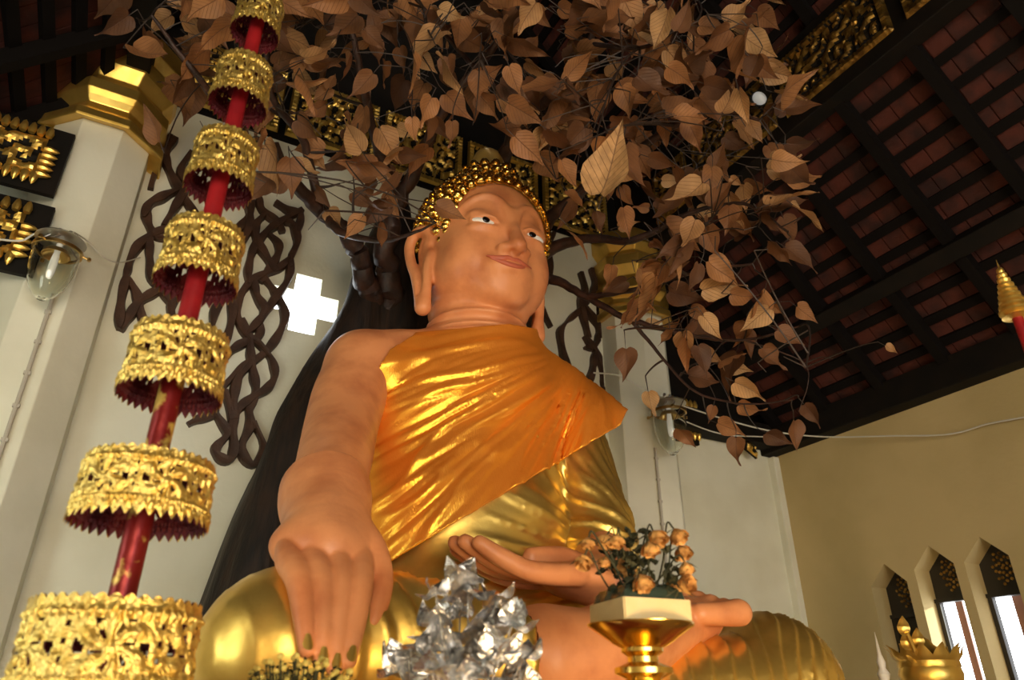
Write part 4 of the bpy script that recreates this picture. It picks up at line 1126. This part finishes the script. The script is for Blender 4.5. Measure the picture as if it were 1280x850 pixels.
lst = [(942,284,990,270),(956,312,1008,308),(876,328,862,366),(894,300,896,240),(872,306,888,270),(912,368,954,374),(956,376,984,392),(994,382,1020,402),(878,392,902,426),(984,448,922,418),(955,462,990,500),(970,412,1006,432),(874,438,904,454),(902,456,940,464),(860,468,902,480),(916,476,958,496),(922,506,958,518),(1004,504,1028,532),(992,524,994,564),(1038,448,1082,456),(956,540,990,556),(892,506,886,530),(894,528,930,542),(920,545,920,582),(848,534,868,558),(782,434,786,478),(810,488,816,522),(836,400,830,354),(806,406,830,402),(772,284,800,276),(812,286,842,322),(784,350,752,368),(766,330,760,364),(1106,432,1122,441),(905,152,919,102),(930,155,955,196),(982,180,1025,182),(956,212,995,211),(961,198,1002,201),(972,145,984,122),(882,76,880,114),(905,30,943,0),
 (388,284,350,328),(314,232,378,262),(327,226,384,254),(543,257,583,276),(543,287,478,297),(566,150,566,186),(592,152,577,210),(252,155,226,106),(201,180,183,129),(467,46,474,82),(471,42,462,4),(515,145,517,180),(600,247.0/1.0-247+245,600,245),
 (752,248,780,152),(657,98,678,138),(738,138,737,186),(783,98,784,54),(760,98,784,72),(796,18,836,24),(846,42,866,0),(884,140,868,118),(868,152,830,166),(840,142,888,152),(862,206,905,190),(709,78,724,48),(708,118,726,86),(705,36,746,30),(757,12,742,-30),(668,8,686,38),(680,88,620,70),(590,46,624,38),(560,70,566,110),(640,180,664,172),(650,172,668,160),(700,162,716,178),(826,226,852,226),(818,250,838,262),(892,214,906,178),(912,222,930,232),(812,260,790,256),(870,262,900,268),(905,270,930,250),(880,284,905,290),(846,150,842,130),
 (372,150,406,172),(390,190,408,214),(352,100,398,78),(410,112,420,90),(365,88,392,68),(402,30,438,14),(470,220,496,222),(440,240,470,262),(330,186,380,190),(300,60,330,90),(240,30,290,44),(215,18,180,40),(230,60,260,80),(365,205,400,222),(392,232,414,262),(455,268,430,300),(500,58,512,92),(520,68,548,92),(540,30,560,62),(496,160,520,170),(430,160,452,185),(410,262,430,288),(422,46,404,88),(540,120,520,160),(720,250,700,290),(700,200,720,238),(745,262,752,292),(776,232,790,262)]
lst = [l for l in lst if l[:2] != (600, 245.0) and abs(l[0] - l[2]) + abs(l[1] - l[3]) > 8]
rnd = random.Random(7)
STAT = [(545,180),(600,165),(650,180),(700,240),(700,330),(730,440),(800,530),(790,700),(440,700),(330,560),(400,400),(505,400),(500,290),(515,215)]
CAN = [(140,-30),(960,-30),(955,90),(985,150),(1000,220),(1000,300),(975,400),(940,470),(880,500),(835,420),(775,360),(715,300),(690,225),(620,160),(540,190),(490,280),(440,285),(330,235),(235,150),(160,60)]
def inside(u, v, poly):
    c = False; n = len(poly)
    for i in range(n):
        x0, y0 = poly[i]; x1, y1 = poly[(i + 1) % n]
        if (y0 > v) != (y1 > v) and u < (x1 - x0) * (v - y0) / (y1 - y0) + x0: c = not c
    return c
LEAVES = []
for (u0, v0, u1, v1) in lst:
    px = math.hypot(u1 - u0, v1 - v0)
    D = min(4.9, max(3.3, FPX * rnd.uniform(.19, .24) / px))
    if u0 < 600 and v0 > 100 and u0 > 500: D = 3.95
    b = PD(u0, v0, D); e = PD(u1, v1, D + rnd.uniform(-.05, .05))
    LEAVES.append((b, e, rnd.uniform(-.7, .7)))
n = 0; tries = 0
while n < 430 and tries < 20000:
    tries += 1
    u = rnd.uniform(140, 1010); v = rnd.uniform(-40, 500)
    if not inside(u, v, CAN): continue
    if v > 300 and rnd.random() < .45: continue
    if u < 350 and rnd.random() < .5: continue
    if 335 < u < 440 and 110 < v < 300 and rnd.random() < .55: continue
    L_ = rnd.uniform(.18, .34)
    D = rnd.uniform(3.9, 5.3) if v < 260 else rnd.uniform(4.2, 4.9)
    px = FPX * L_ / D; a = rnd.gauss(.9, 1.0)        # tips hang mostly down and outward
    if u < 520: a = PI - a if rnd.random() < .5 else a
    e2 = (u + px * math.cos(a), v + px * math.sin(a))
    if any(inside(x, y, STAT) for x, y in ((u, v), e2, ((u + e2[0]) / 2, (v + e2[1]) / 2))): continue
    b = PD(u, v, D); e = PD(e2[0], e2[1], D + rnd.uniform(-.4, .4) * L_)
    if b.y > 4.95 or e.y > 4.95: continue
    LEAVES.append((b, e, rnd.gauss(0, .9))); n += 1
def leaf_matrix(b, e, roll):
    y = (e - b); L_ = y.length; y.normalize()
    view = (b - Vector(CAM)).normalized()
    z = -view + y * view.dot(y)
    if z.length < .1: z = Vector((0, 0, 1)) - y * y.z
    z.normalize(); z = (Matrix.Rotation(roll, 3, y) @ z).normalized(); x = y.cross(z)
    m = Matrix((x, y, z)).transposed().to_4x4() @ Matrix.Scale(L_, 4); m.translation = b; return m
def screen(p):
    d = np.array(p) - CAM; z = d @ _F; return 640 + FPX * (d @ _R) / z, 425 - FPX * (d @ _U) / z, z
def big(l):
    s_ = screen(l[0]); on = -10 < s_[0] < 1290 and 0 < s_[1] < 850
    return -((l[1] - l[0]).length / s_[2] * (.35 + abs(math.cos(l[2])))) if on else 1
order = sorted(range(len(LEAVES)), key=lambda i: (0, big(LEAVES[i])) if i < len(lst) else (0, big(LEAVES[i]) * .8))
inv = Matrix.Translation(-Vector(tree.location))
proto = bpy.data.objects.new('leaf', LM[0][0]); COL.objects.link(proto); proto.parent = tree; proto.matrix_parent_inverse = inv
proto.matrix_basis = leaf_matrix(*LEAVES[order[0]])
for k, i in enumerate(order[1:100]):
    c = proto.copy(); c.data = LM[(k + 1) % 10][0]; COL.objects.link(c); c.parent = tree; c.matrix_basis = leaf_matrix(*LEAVES[i])
V_, F_, UV_, TI = [], [], [], []
for k, i in enumerate(order[100:]):
    me, V, F, UV = LM[k % 10]; m = leaf_matrix(*LEAVES[i]); o = len(V_)
    V_ += [tuple(m @ Vector(v)) for v in V]; F_ += [tuple(a + o for a in f) for f in F]; UV_ += UV; TI += [rnd.random()] * len(V)
me = bpy.data.meshes.new('foliage'); me.from_pydata(V_, [], F_)
uvl = me.uv_layers.new(name='UVMap')
uvl.data.foreach_set('uv', np.array([UV_[l.vertex_index] for l in me.loops], np.float32).ravel())
at = me.attributes.new('tint', 'FLOAT', 'POINT'); at.data.foreach_set('value', TI)
fo = link('foliage', me, M['leaf'], tree, smooth=True); fo['kind'] = 'stuff'

# twigs: anchors joined to the limbs, leaf stalks joined to the anchors
tw = MB(); anchors = []
idx = list(range(len(LEAVES))); rnd.shuffle(idx)
def curve_to(a, b, ra, rb, sag, n=5, seg=6):
    m = a.lerp(b, .5) + Vector((rnd.uniform(-1, 1), rnd.uniform(-1, 1), rnd.uniform(-.3, 1))) * sag * (b - a).length
    pts = [a * (1 - t_) ** 2 + m * 2 * t_ * (1 - t_) + b * t_ * t_ for t_ in [i / seg for i in range(seg + 1)]]
    tw.tube(pts, [ra + (rb - ra) * i / seg for i in range(seg + 1)], n=n, cap=False); return pts
FACE = [(548,180),(600,175),(650,190),(690,250),(690,345),(660,400),(545,400),(515,290)]
for i in idx[:70]:
    b, e, r_ = LEAVES[i]
    p = b + (b - e).normalized() * .10
    q = min(NODES, key=lambda nd: (nd[0] - p).length)
    if (q[0] - p).length > 1.1: continue
    mid = q[0].lerp(p, .5); s_ = screen(mid)
    if inside(s_[0], s_[1], FACE): continue
    pts = curve_to(q[0], p, min(q[1] * .6, .014), .005, .15, n=6, seg=8)
    anchors += pts[2:]
cand = anchors + [nd[0] for nd in NODES if nd[1] < .05]
used = [0] * len(cand)
for (b, e, r_) in LEAVES:
    s0 = b + (b - e).normalized() * .05
    ok_ = None
    for qi in sorted(range(len(cand)), key=lambda i: (cand[i] - s0).length + .07 * used[i])[:60]:
        q = cand[qi]
        if not any(inside(*screen(q.lerp(s0, t_))[:2], FACE) and screen(q.lerp(s0, t_))[2] < 4.9 for t_ in (.0, .2, .4, .6, .8)): ok_ = qi; break
    if ok_ is None: continue
    used[ok_] += 1
    pts = curve_to(q, s0, .0045, .0032, .12, n=4, seg=5)
    tw.tube([s0, b, b.lerp(e, .08)], [.0032, .0026, .002], n=4, cap=False)
tw.build('twigs', M['twig'], tree, recalc=False)
# ================================================================ offering table and what stands on it
TZ = 1.06
tb = thing('offering_table', 'low offering table with dark red cloth in front of the altar', 'table', (1.05, 1.95, 0))
t = MB(); t.box((1.05, 1.96, TZ - .03), (1.50, .76, .06)); t.build('tabletop', M['altar_red'], tb, bevel=.01)
for x in (.36, 1.74):
    for y in (1.64, 2.28):
        t = MB(); t.box((x, y, (TZ - .06) / 2), (.07, .07, TZ - .06)); t.build('leg', M['altar_red'], tb)

# dried roses in a wrapped box on a gilded pedestal bowl
D = 2.15
c = PD(801, 790, D); c.z = PD(801, 782, D).z
bowl = thing('pedestal_bowl', 'gilded pedestal bowl standing in front of the lap and carrying the boxed roses', 'bowl', (c.x, c.y, TZ))
h = c.z - TZ
t = MB(); t.lathe([(.11, 0), (.115, .02), (.10, .05), (.07, .09), (.055, h - .32), (.075, h - .27), (.092, h - .22), (.092, h - .175), (.055, h - .155), (.05, h - .145), (.085, h - .13), (.085, h - .115), (.045, h - .10), (.045, h - .085), (.062, h - .072), (.062, h - .062), (.085, h - .05), (.13, h - .02), (.158, h - .002), (.160, h + .004), (.150, h + .002), (.10, h - .02), (.001, h - .03)], c=(c.x, c.y, TZ), n=48)
t.build('bowl_and_foot', M['gold_bright'], bowl, smooth=True)
rz = Matrix.Rotation(rad(-8), 3, 'Z')
bx = thing('rose_box', 'cellophane wrapped cream box of drooping dried orange roses on the pedestal bowl', 'flower arrangement', (c.x, c.y, c.z))
bw, bh = .108, .060
def bc(x, y, z): return Vector((c.x, c.y, c.z + .005)) + rz @ Vector((x, y, z))
t = MB()
for (x, y, sx, sy) in ((0, -bw, 2 * bw, .008), (0, bw, 2 * bw, .008), (-bw, 0, .008, 2 * bw), (bw, 0, .008, 2 * bw)):
    t.box(bc(x, y, bh / 2), (sx, sy, bh), rz)
t.box(bc(0, 0, .01), (2 * bw, 2 * bw, .01), rz)
t.build('card_box', M['box_cream'], bx)
t = MB(); V = []; N_ = 20
for j in range(N_ + 1):
    for i in range(N_ + 1):
        x = (2 * i / N_ - 1); y = (2 * j / N_ - 1); ed = max(abs(x), abs(y))
        V.append(bc(x * bw * .98, y * bw * .98, bh - .004 + .050 * (1 - ed ** 8) + .012 * mnoise.noise(Vector((x * 3, y * 3, 1)))))
t.add(V, [(j * (N_ + 1) + i, j * (N_ + 1) + i + 1, (j + 1) * (N_ + 1) + i + 1, (j + 1) * (N_ + 1) + i) for j in range(N_) for i in range(N_)])
t.build('green_foil', M['foil_green'], bx, smooth=True)

def rose_mb(c, s, seed, aim):
    """drooping dried rose head: overlapping petals round a bud"""
    t = MB(); r_ = random.Random(seed); rot = Vector(aim).normalized().to_track_quat('Z', 'Y').to_matrix()
    for k in range(9):
        a0 = k * 2.4; R0 = s * (.34 + .62 * (k / 9)); hgt = s * (1.5 - .45 * k / 9)
        V = []; nu, nv = 5, 6
        for j in range(nv + 1):
            for i in range(nu + 1):
                uu = (2 * i / nu - 1) * .95; vv = j / nv
                rad_ = R0 * math.sin(min(1, vv * 1.25) * PI / 2) * (1 - .22 * max(0, vv - .7)) + s * .12 * (vv > .85) * r_.uniform(.6, 1.2)
                z = hgt * vv - s * .15 * abs(uu) ** 2 * vv
                p = Vector((rad_ * math.cos(a0 + uu), rad_ * math.sin(a0 + uu), z)) + Vector((r_.uniform(-1, 1), r_.uniform(-1, 1), r_.uniform(-1, 1))) * s * .035
                V.append(Vector(c) + rot @ p)
        t.add(V, [(j * (nu + 1) + i, j * (nu + 1) + i + 1, (j + 1) * (nu + 1) + i + 1, (j + 1) * (nu + 1) + i) for j in range(nv) for i in range(nu)])
    return t
heads = [(145,165,.8),(125,255,1),(240,150,1.1),(290,150,.9),(470,130,1.2),(450,185,1),(575,120,1.1),(605,205,1.05),(345,270,1.35),(630,285,.9),(620,345,1.05),(405,350,1.15),(525,430,1.2),(605,420,1.1),(230,260,.7)]
rr = random.Random(3)
for k, (zx, zy, s) in enumerate(heads):
    u, v = 700 + zx / 4.05, 640 + zy / 4.05
    p = PD(u, v - 9, D + rr.uniform(-.07, .09))
    foot_ = bc(rr.uniform(-.05, .05) , rr.uniform(-.05, .05), bh)
    out = Vector((p.x - c.x, p.y - c.y, 0)); out = out.normalized() if out.length > .01 else Vector((0, -1, 0))
    aim = (out * .35 + Vector((0, 0, -1)) + Vector((rr.uniform(-.3, .3), rr.uniform(-.3, .3), 0))).normalized()
    if v > 740: aim = (out + Vector((0, 0, .2))).normalized()
    sz = .032 * s
    fl = rose_mb(p, sz, k, aim).build('rose', M['rose'], bx, smooth=True, recalc=False)
    t = MB(); top = p + Vector((0, 0, .012)) - out * .012
    t.tube([Vector(a) for a in spline([tuple(foot_), tuple(foot_.lerp(top, .55) + out * .004), tuple(top + Vector((0, 0, .006)) - out * .01), tuple(p)], 5)], .0028, n=6)
    for q in range(5):      # sepals
        a = q * 1.26; d = Vector((math.cos(a), math.sin(a), -.6)) * sz
        t.add([p, p + d * .9 + Vector((0, 0, .004)), p + d * 1.5, p + d * .9 + Vector((.004, .003, 0))], [(0, 1, 2, 3)])
    st = t.build('stem', M['dry_leaf'], bx)
for k in range(90):
    a = rr.uniform(0, 2 * PI); r_ = rr.uniform(.01, .12); z_ = bh + rr.uniform(.03, .21)
    o = bc(r_ * math.cos(a), r_ * math.sin(a), z_); s = rr.uniform(.028, .046)
    rot = Matrix.Rotation(rr.uniform(0, 6), 3, 'Z') @ Matrix.Rotation(rr.uniform(-1.2, 1.2), 3, 'X')
    t = MB(); V = []
    for j in range(6):
        for i in range(5):
            y = j / 5; w_ = math.sin(PI * min(1, y * .9 + .08)) * .42; x = (i / 2 - 1) * w_
            V.append(o + rot @ (Vector((x, y, .35 * abs(x) + .15 * math.sin(y * 7 + x * 9))) * s))
    t.add(V, [(j * 5 + i, j * 5 + i + 1, (j + 1) * 5 + i + 1, (j + 1) * 5 + i) for j in range(5) for i in range(4)])
    t.build('rose_leaf', M['dry_leaf'], bx, smooth=True, recalc=False)

# silver foil flowers in a vase
D2 = 1.98
c2 = PD(580, 830, D2)
sv = thing('foil_flower_spray', 'spray of crumpled silver foil flowers before the knee and open hand', 'flower arrangement', (c2.x, c2.y, TZ))
t = MB(); t.lathe([(.07, 0), (.075, .02), (.04, .06), (.05, .12), (.065, .20), (.05, .27), (.035, .30), (.045, .33), (.038, .33), (.03, .30)], c=(c2.x, c2.y, TZ), n=32); t.build('vase', M['silver'], sv, smooth=True)
fpos = [(586, 732, 1.25), (545, 742, .7), (622, 745, .8), (548, 782, 1.1), (598, 788, 1.15), (640, 782, .95), (520, 805, 1.0), (566, 815, 1.1), (622, 820, 1.15), (655, 822, .9), (500, 838, 1.1), (540, 842, 1.1), (590, 846, 1.1), (640, 850, 1.0), (575, 770, .7), (530, 860, 1.0), (605, 870, 1.1), (660, 862, .9)]
for k, (u, v, s) in enumerate(fpos):
    p = PD(u, v, D2 + rr.uniform(-.07, .08)); s *= .078
    t = MB(); npet = 6
    for q in range(npet):
        a = q * 2 * PI / npet + rr.uniform(-.3, .3); el = rr.uniform(-.7, .9)
        d = Vector((math.cos(a) * math.cos(el), math.sin(a) * math.cos(el), math.sin(el))); sd_ = d.cross(Vector((rr.uniform(-.5, .5), rr.uniform(-.5, .5), 1))).normalized(); nn = d.cross(sd_)
        V = []
        for j in range(6):
            for i in range(5):
                y = j / 5; w_ = (.85 * math.sin(PI * min(1, y ** .8 * .92 + .06))) ; x = (i / 2 - 1) * w_ * .62
                V.append(p + (d * y + sd_ * x + nn * (.35 * abs(x) - .35 * y * y + rr.uniform(-.045, .045))) * s)
        t.add(V, [(j * 5 + i, j * 5 + i + 1, (j + 1) * 5 + i + 1, (j + 1) * 5 + i) for j in range(5) for i in range(4)])
    t.build('foil_flower', M['silver'], sv, recalc=False)
    t = MB(); b = Vector((c2.x + rr.uniform(-.02, .02), c2.y + rr.uniform(-.02, .02), TZ + .31))
    t.tube([Vector(a) for a in spline([tuple(b), tuple(b.lerp(p, .5) + Vector((0, 0, .02))), tuple(p)], 4)], .0025, n=5); t.build('wire_stem', M['silver'], sv)

# small yellow flowers under the fingertips
D3 = 2.0
c3 = PD(375, 850, D3)
yf = thing('yellow_flower_bunch', 'bunch of tiny yellow flowers with dark leaves below the long fingers', 'flower arrangement', (c3.x, c3.y, TZ))
t = MB(); t.lathe([(.08, 0), (.085, .02), (.06, .06), (.09, .16), (.11, .26), (.10, .27), (.05, .2)], c=(c3.x, c3.y, TZ), n=28); t.build('bowl', M['gold_old'], yf, smooth=True)
bl = MB()
bl.lathe([(.0005, .004), (.005, .006), (.0075, .003), (.008, -.001), (.005, -.004), (.0005, -.005)], n=8)
me_b = bl.mesh('bloom'); me_b.materials.append(M['yellow_bloom'])
invy = Matrix.Translation(-Vector(yf.location)); fol = MB()
pb_ = None
for k in range(100):
    u = rr.uniform(308, 442); v = 818 + rr.uniform(0, 40) + .0035 * (u - 372) ** 2 * 1.3
    p = PD(u, v, D3 + rr.uniform(-.10, .02))
    if pb_ is None: o = bpy.data.objects.new('bloom', me_b); pb_ = o
    else: o = pb_.copy()
    COL.objects.link(o); o.parent = yf; o.matrix_parent_inverse = invy
    s = rr.uniform(.7, 1.35); o.matrix_basis = Matrix.Translation(p) @ Matrix.Rotation(rr.uniform(-1, 1), 4, 'X') @ Matrix.Rotation(rr.uniform(-1, 1), 4, 'Y') @ Matrix.Scale(s, 4)
    fol.tube([p, p.lerp(Vector((c3.x, c3.y, TZ + .22)), .5) + Vector((0, 0, .02)), Vector((c3.x, c3.y, TZ + .2))], .002, n=4)
for k in range(520):
    u = rr.uniform(312, 440); v = rr.uniform(826, 875) + .004 * (u - 372) ** 2
    p = PD(u, v, D3 + rr.uniform(-.06, .06)); s = rr.uniform(.012, .024)
    rot = Matrix.Rotation(rr.uniform(0, 6), 3, 'Z') @ Matrix.Rotation(rr.uniform(-1.2, 1.2), 3, 'X')
    fol.add([p + rot @ Vector(q) * s for q in ((0, 0, 0), (.3, .5, .1), (0, 1.1, .0), (-.3, .5, .1))], [(0, 1, 2, 3)])
fo_ = fol.build('greenery', M['dry_leaf'], yf, recalc=False); fo_['kind'] = 'stuff'

# side stand with gilded ornament and slender spire
p4 = PD(1165, 850, 4.0); p5 = PD(1106, 850, 4.1)
st4 = thing('side_stand', 'narrow dark stand against the side wall below the pointed windows', 'stand', ((p4.x + p5.x) / 2, (p4.y + p5.y) / 2, 0))
sz_ = p4.z - .25
t = MB(); t.box(((p4.x + p5.x) / 2, (p4.y + p5.y) / 2, sz_ - .02), (.55, .75, .04)); t.build('top', M['altar_red'], st4, bevel=.01)
for dx in (-.22, .22):
    for dy in (-.3, .3):
        t = MB(); t.box(((p4.x + p5.x) / 2 + dx, (p4.y + p5.y) / 2 + dy, (sz_ - .04) / 2), (.05, .05, sz_ - .04)); t.build('leg', M['altar_red'], st4)
cr = thing('gilded_crown_ornament', 'gilded ornament with upright leaves like a crown beneath the pointed windows', 'ornament', (p4.x, p4.y, sz_))
t = MB(); hh = p4.z + .03 - sz_
t.lathe([(.13, 0), (.14, .03), (.09, .07), (.07, .12), (.10, .17), (.155, hh - .05), (.165, hh), (.15, hh + .06), (.10, hh + .11), (.05, hh + .15), (.04, hh + .17), (.001, hh + .20)], c=(p4.x, p4.y, sz_), n=32)
t.build('dome', M['gold'], cr, smooth=True)
def upleaf(o, d, s):
    d = Vector(d).normalized(); side = d.cross(Vector((0, 0, 1))).normalized(); t = MB()
    V = []
    for j in range(7):
        y = j / 6; w_ = .38 * math.sin(PI * min(1, y * .85 + .12)) * (1 - .3 * y)
        for i in range(5):
            x = (i / 2 - 1) * w_; V.append(Vector(o) + (side * x + Vector((0, 0, 1)) * y + d * (.35 * y * y - .3 * abs(x) + .04 * math.cos(y * 20))) * s)
    t.add(V, [(j * 5 + i, j * 5 + i + 1, (j + 1) * 5 + i + 1, (j + 1) * 5 + i) for j in range(6) for i in range(4)])
    return t
for k in range(12):
    a = k * PI / 6; o = (p4.x + .15 * math.cos(a), p4.y + .15 * math.sin(a), sz_ + hh - .02)
    lf_ = upleaf(o, (math.cos(a), math.sin(a), 0), .17).build('leaf_ornament', M['gold'], cr, smooth=True, recalc=False)
for k, (u, v) in enumerate(((1132, 785), (1136, 803), (1150, 800), (1143, 818))):
    o = PD(u, v + 10, 3.95); lf_ = upleaf(o, (-.5, -.5, 0), .10).build('leaf_ornament', M['gold'], cr, smooth=True, recalc=False)
t = MB(); q_ = PD(1140, 800, 3.97); t.tube([Vector((p4.x - .05, p4.y, sz_ + hh)), q_ + Vector((0, 0, -.05)), PD(1133, 790, 3.96)], .012); t.build('stem', M['gold'], cr)
spi = thing('slender_spire', 'thin pale spire in front of the darkest pointed window', 'ornament', (p5.x, p5.y, sz_))
hs = PD(1104, 787, 4.1).z - sz_
t = MB(); t.lathe([(.07, 0), (.07, .03), (.04, .06), (.05, .10), (.03, .14), (.045, hs * .45), (.025, hs * .5), (.035, hs * .56), (.018, hs * .62), (.024, hs * .68), (.012, hs * .76), (.006, hs * .9), (.001, hs)], c=(p5.x, p5.y, sz_), n=20); t.build('spire', M['white_paint'], spi, smooth=True)

# gilded finial of a standing pole at the picture edge
p6 = PD(1272, 398, 3.3); z6 = PD(1268, 300, 3.3).z
fin = thing('processional_pole', 'tiered gilded finial of a pole at the picture edge beneath the roof', 'pole', (p6.x, p6.y, 0))
t = MB(); t.lathe([(.022, .05), (.022, p6.z)], c=(p6.x, p6.y, 0), n=12); t.build('shaft', M['red'], fin, smooth=True)
t = MB(); t.lathe([(.2, 0), (.2, .04), (.05, .08), (.03, .12)], c=(p6.x, p6.y, 0), n=24); t.build('foot', M['gold'], fin, smooth=True)
H6 = z6 - p6.z
prof = [(.03, 0), (.06, .01)]
for k in range(9):
    f_ = k / 9; r_ = .065 * (1 - f_ * .85); z_ = .02 + H6 * .78 * f_
    prof += [(r_ * .7, z_), (r_, z_ + .012), (r_, z_ + .022), (r_ * .62, z_ + .03)]
prof += [(.006, H6 * .8), (.001, H6)]
t = MB(); t.lathe(prof, c=(p6.x, p6.y, p6.z), n=24); t.build('finial', M['gold'], fin, smooth=True)
print('front', c, c2, c3, p4, p5, p6)
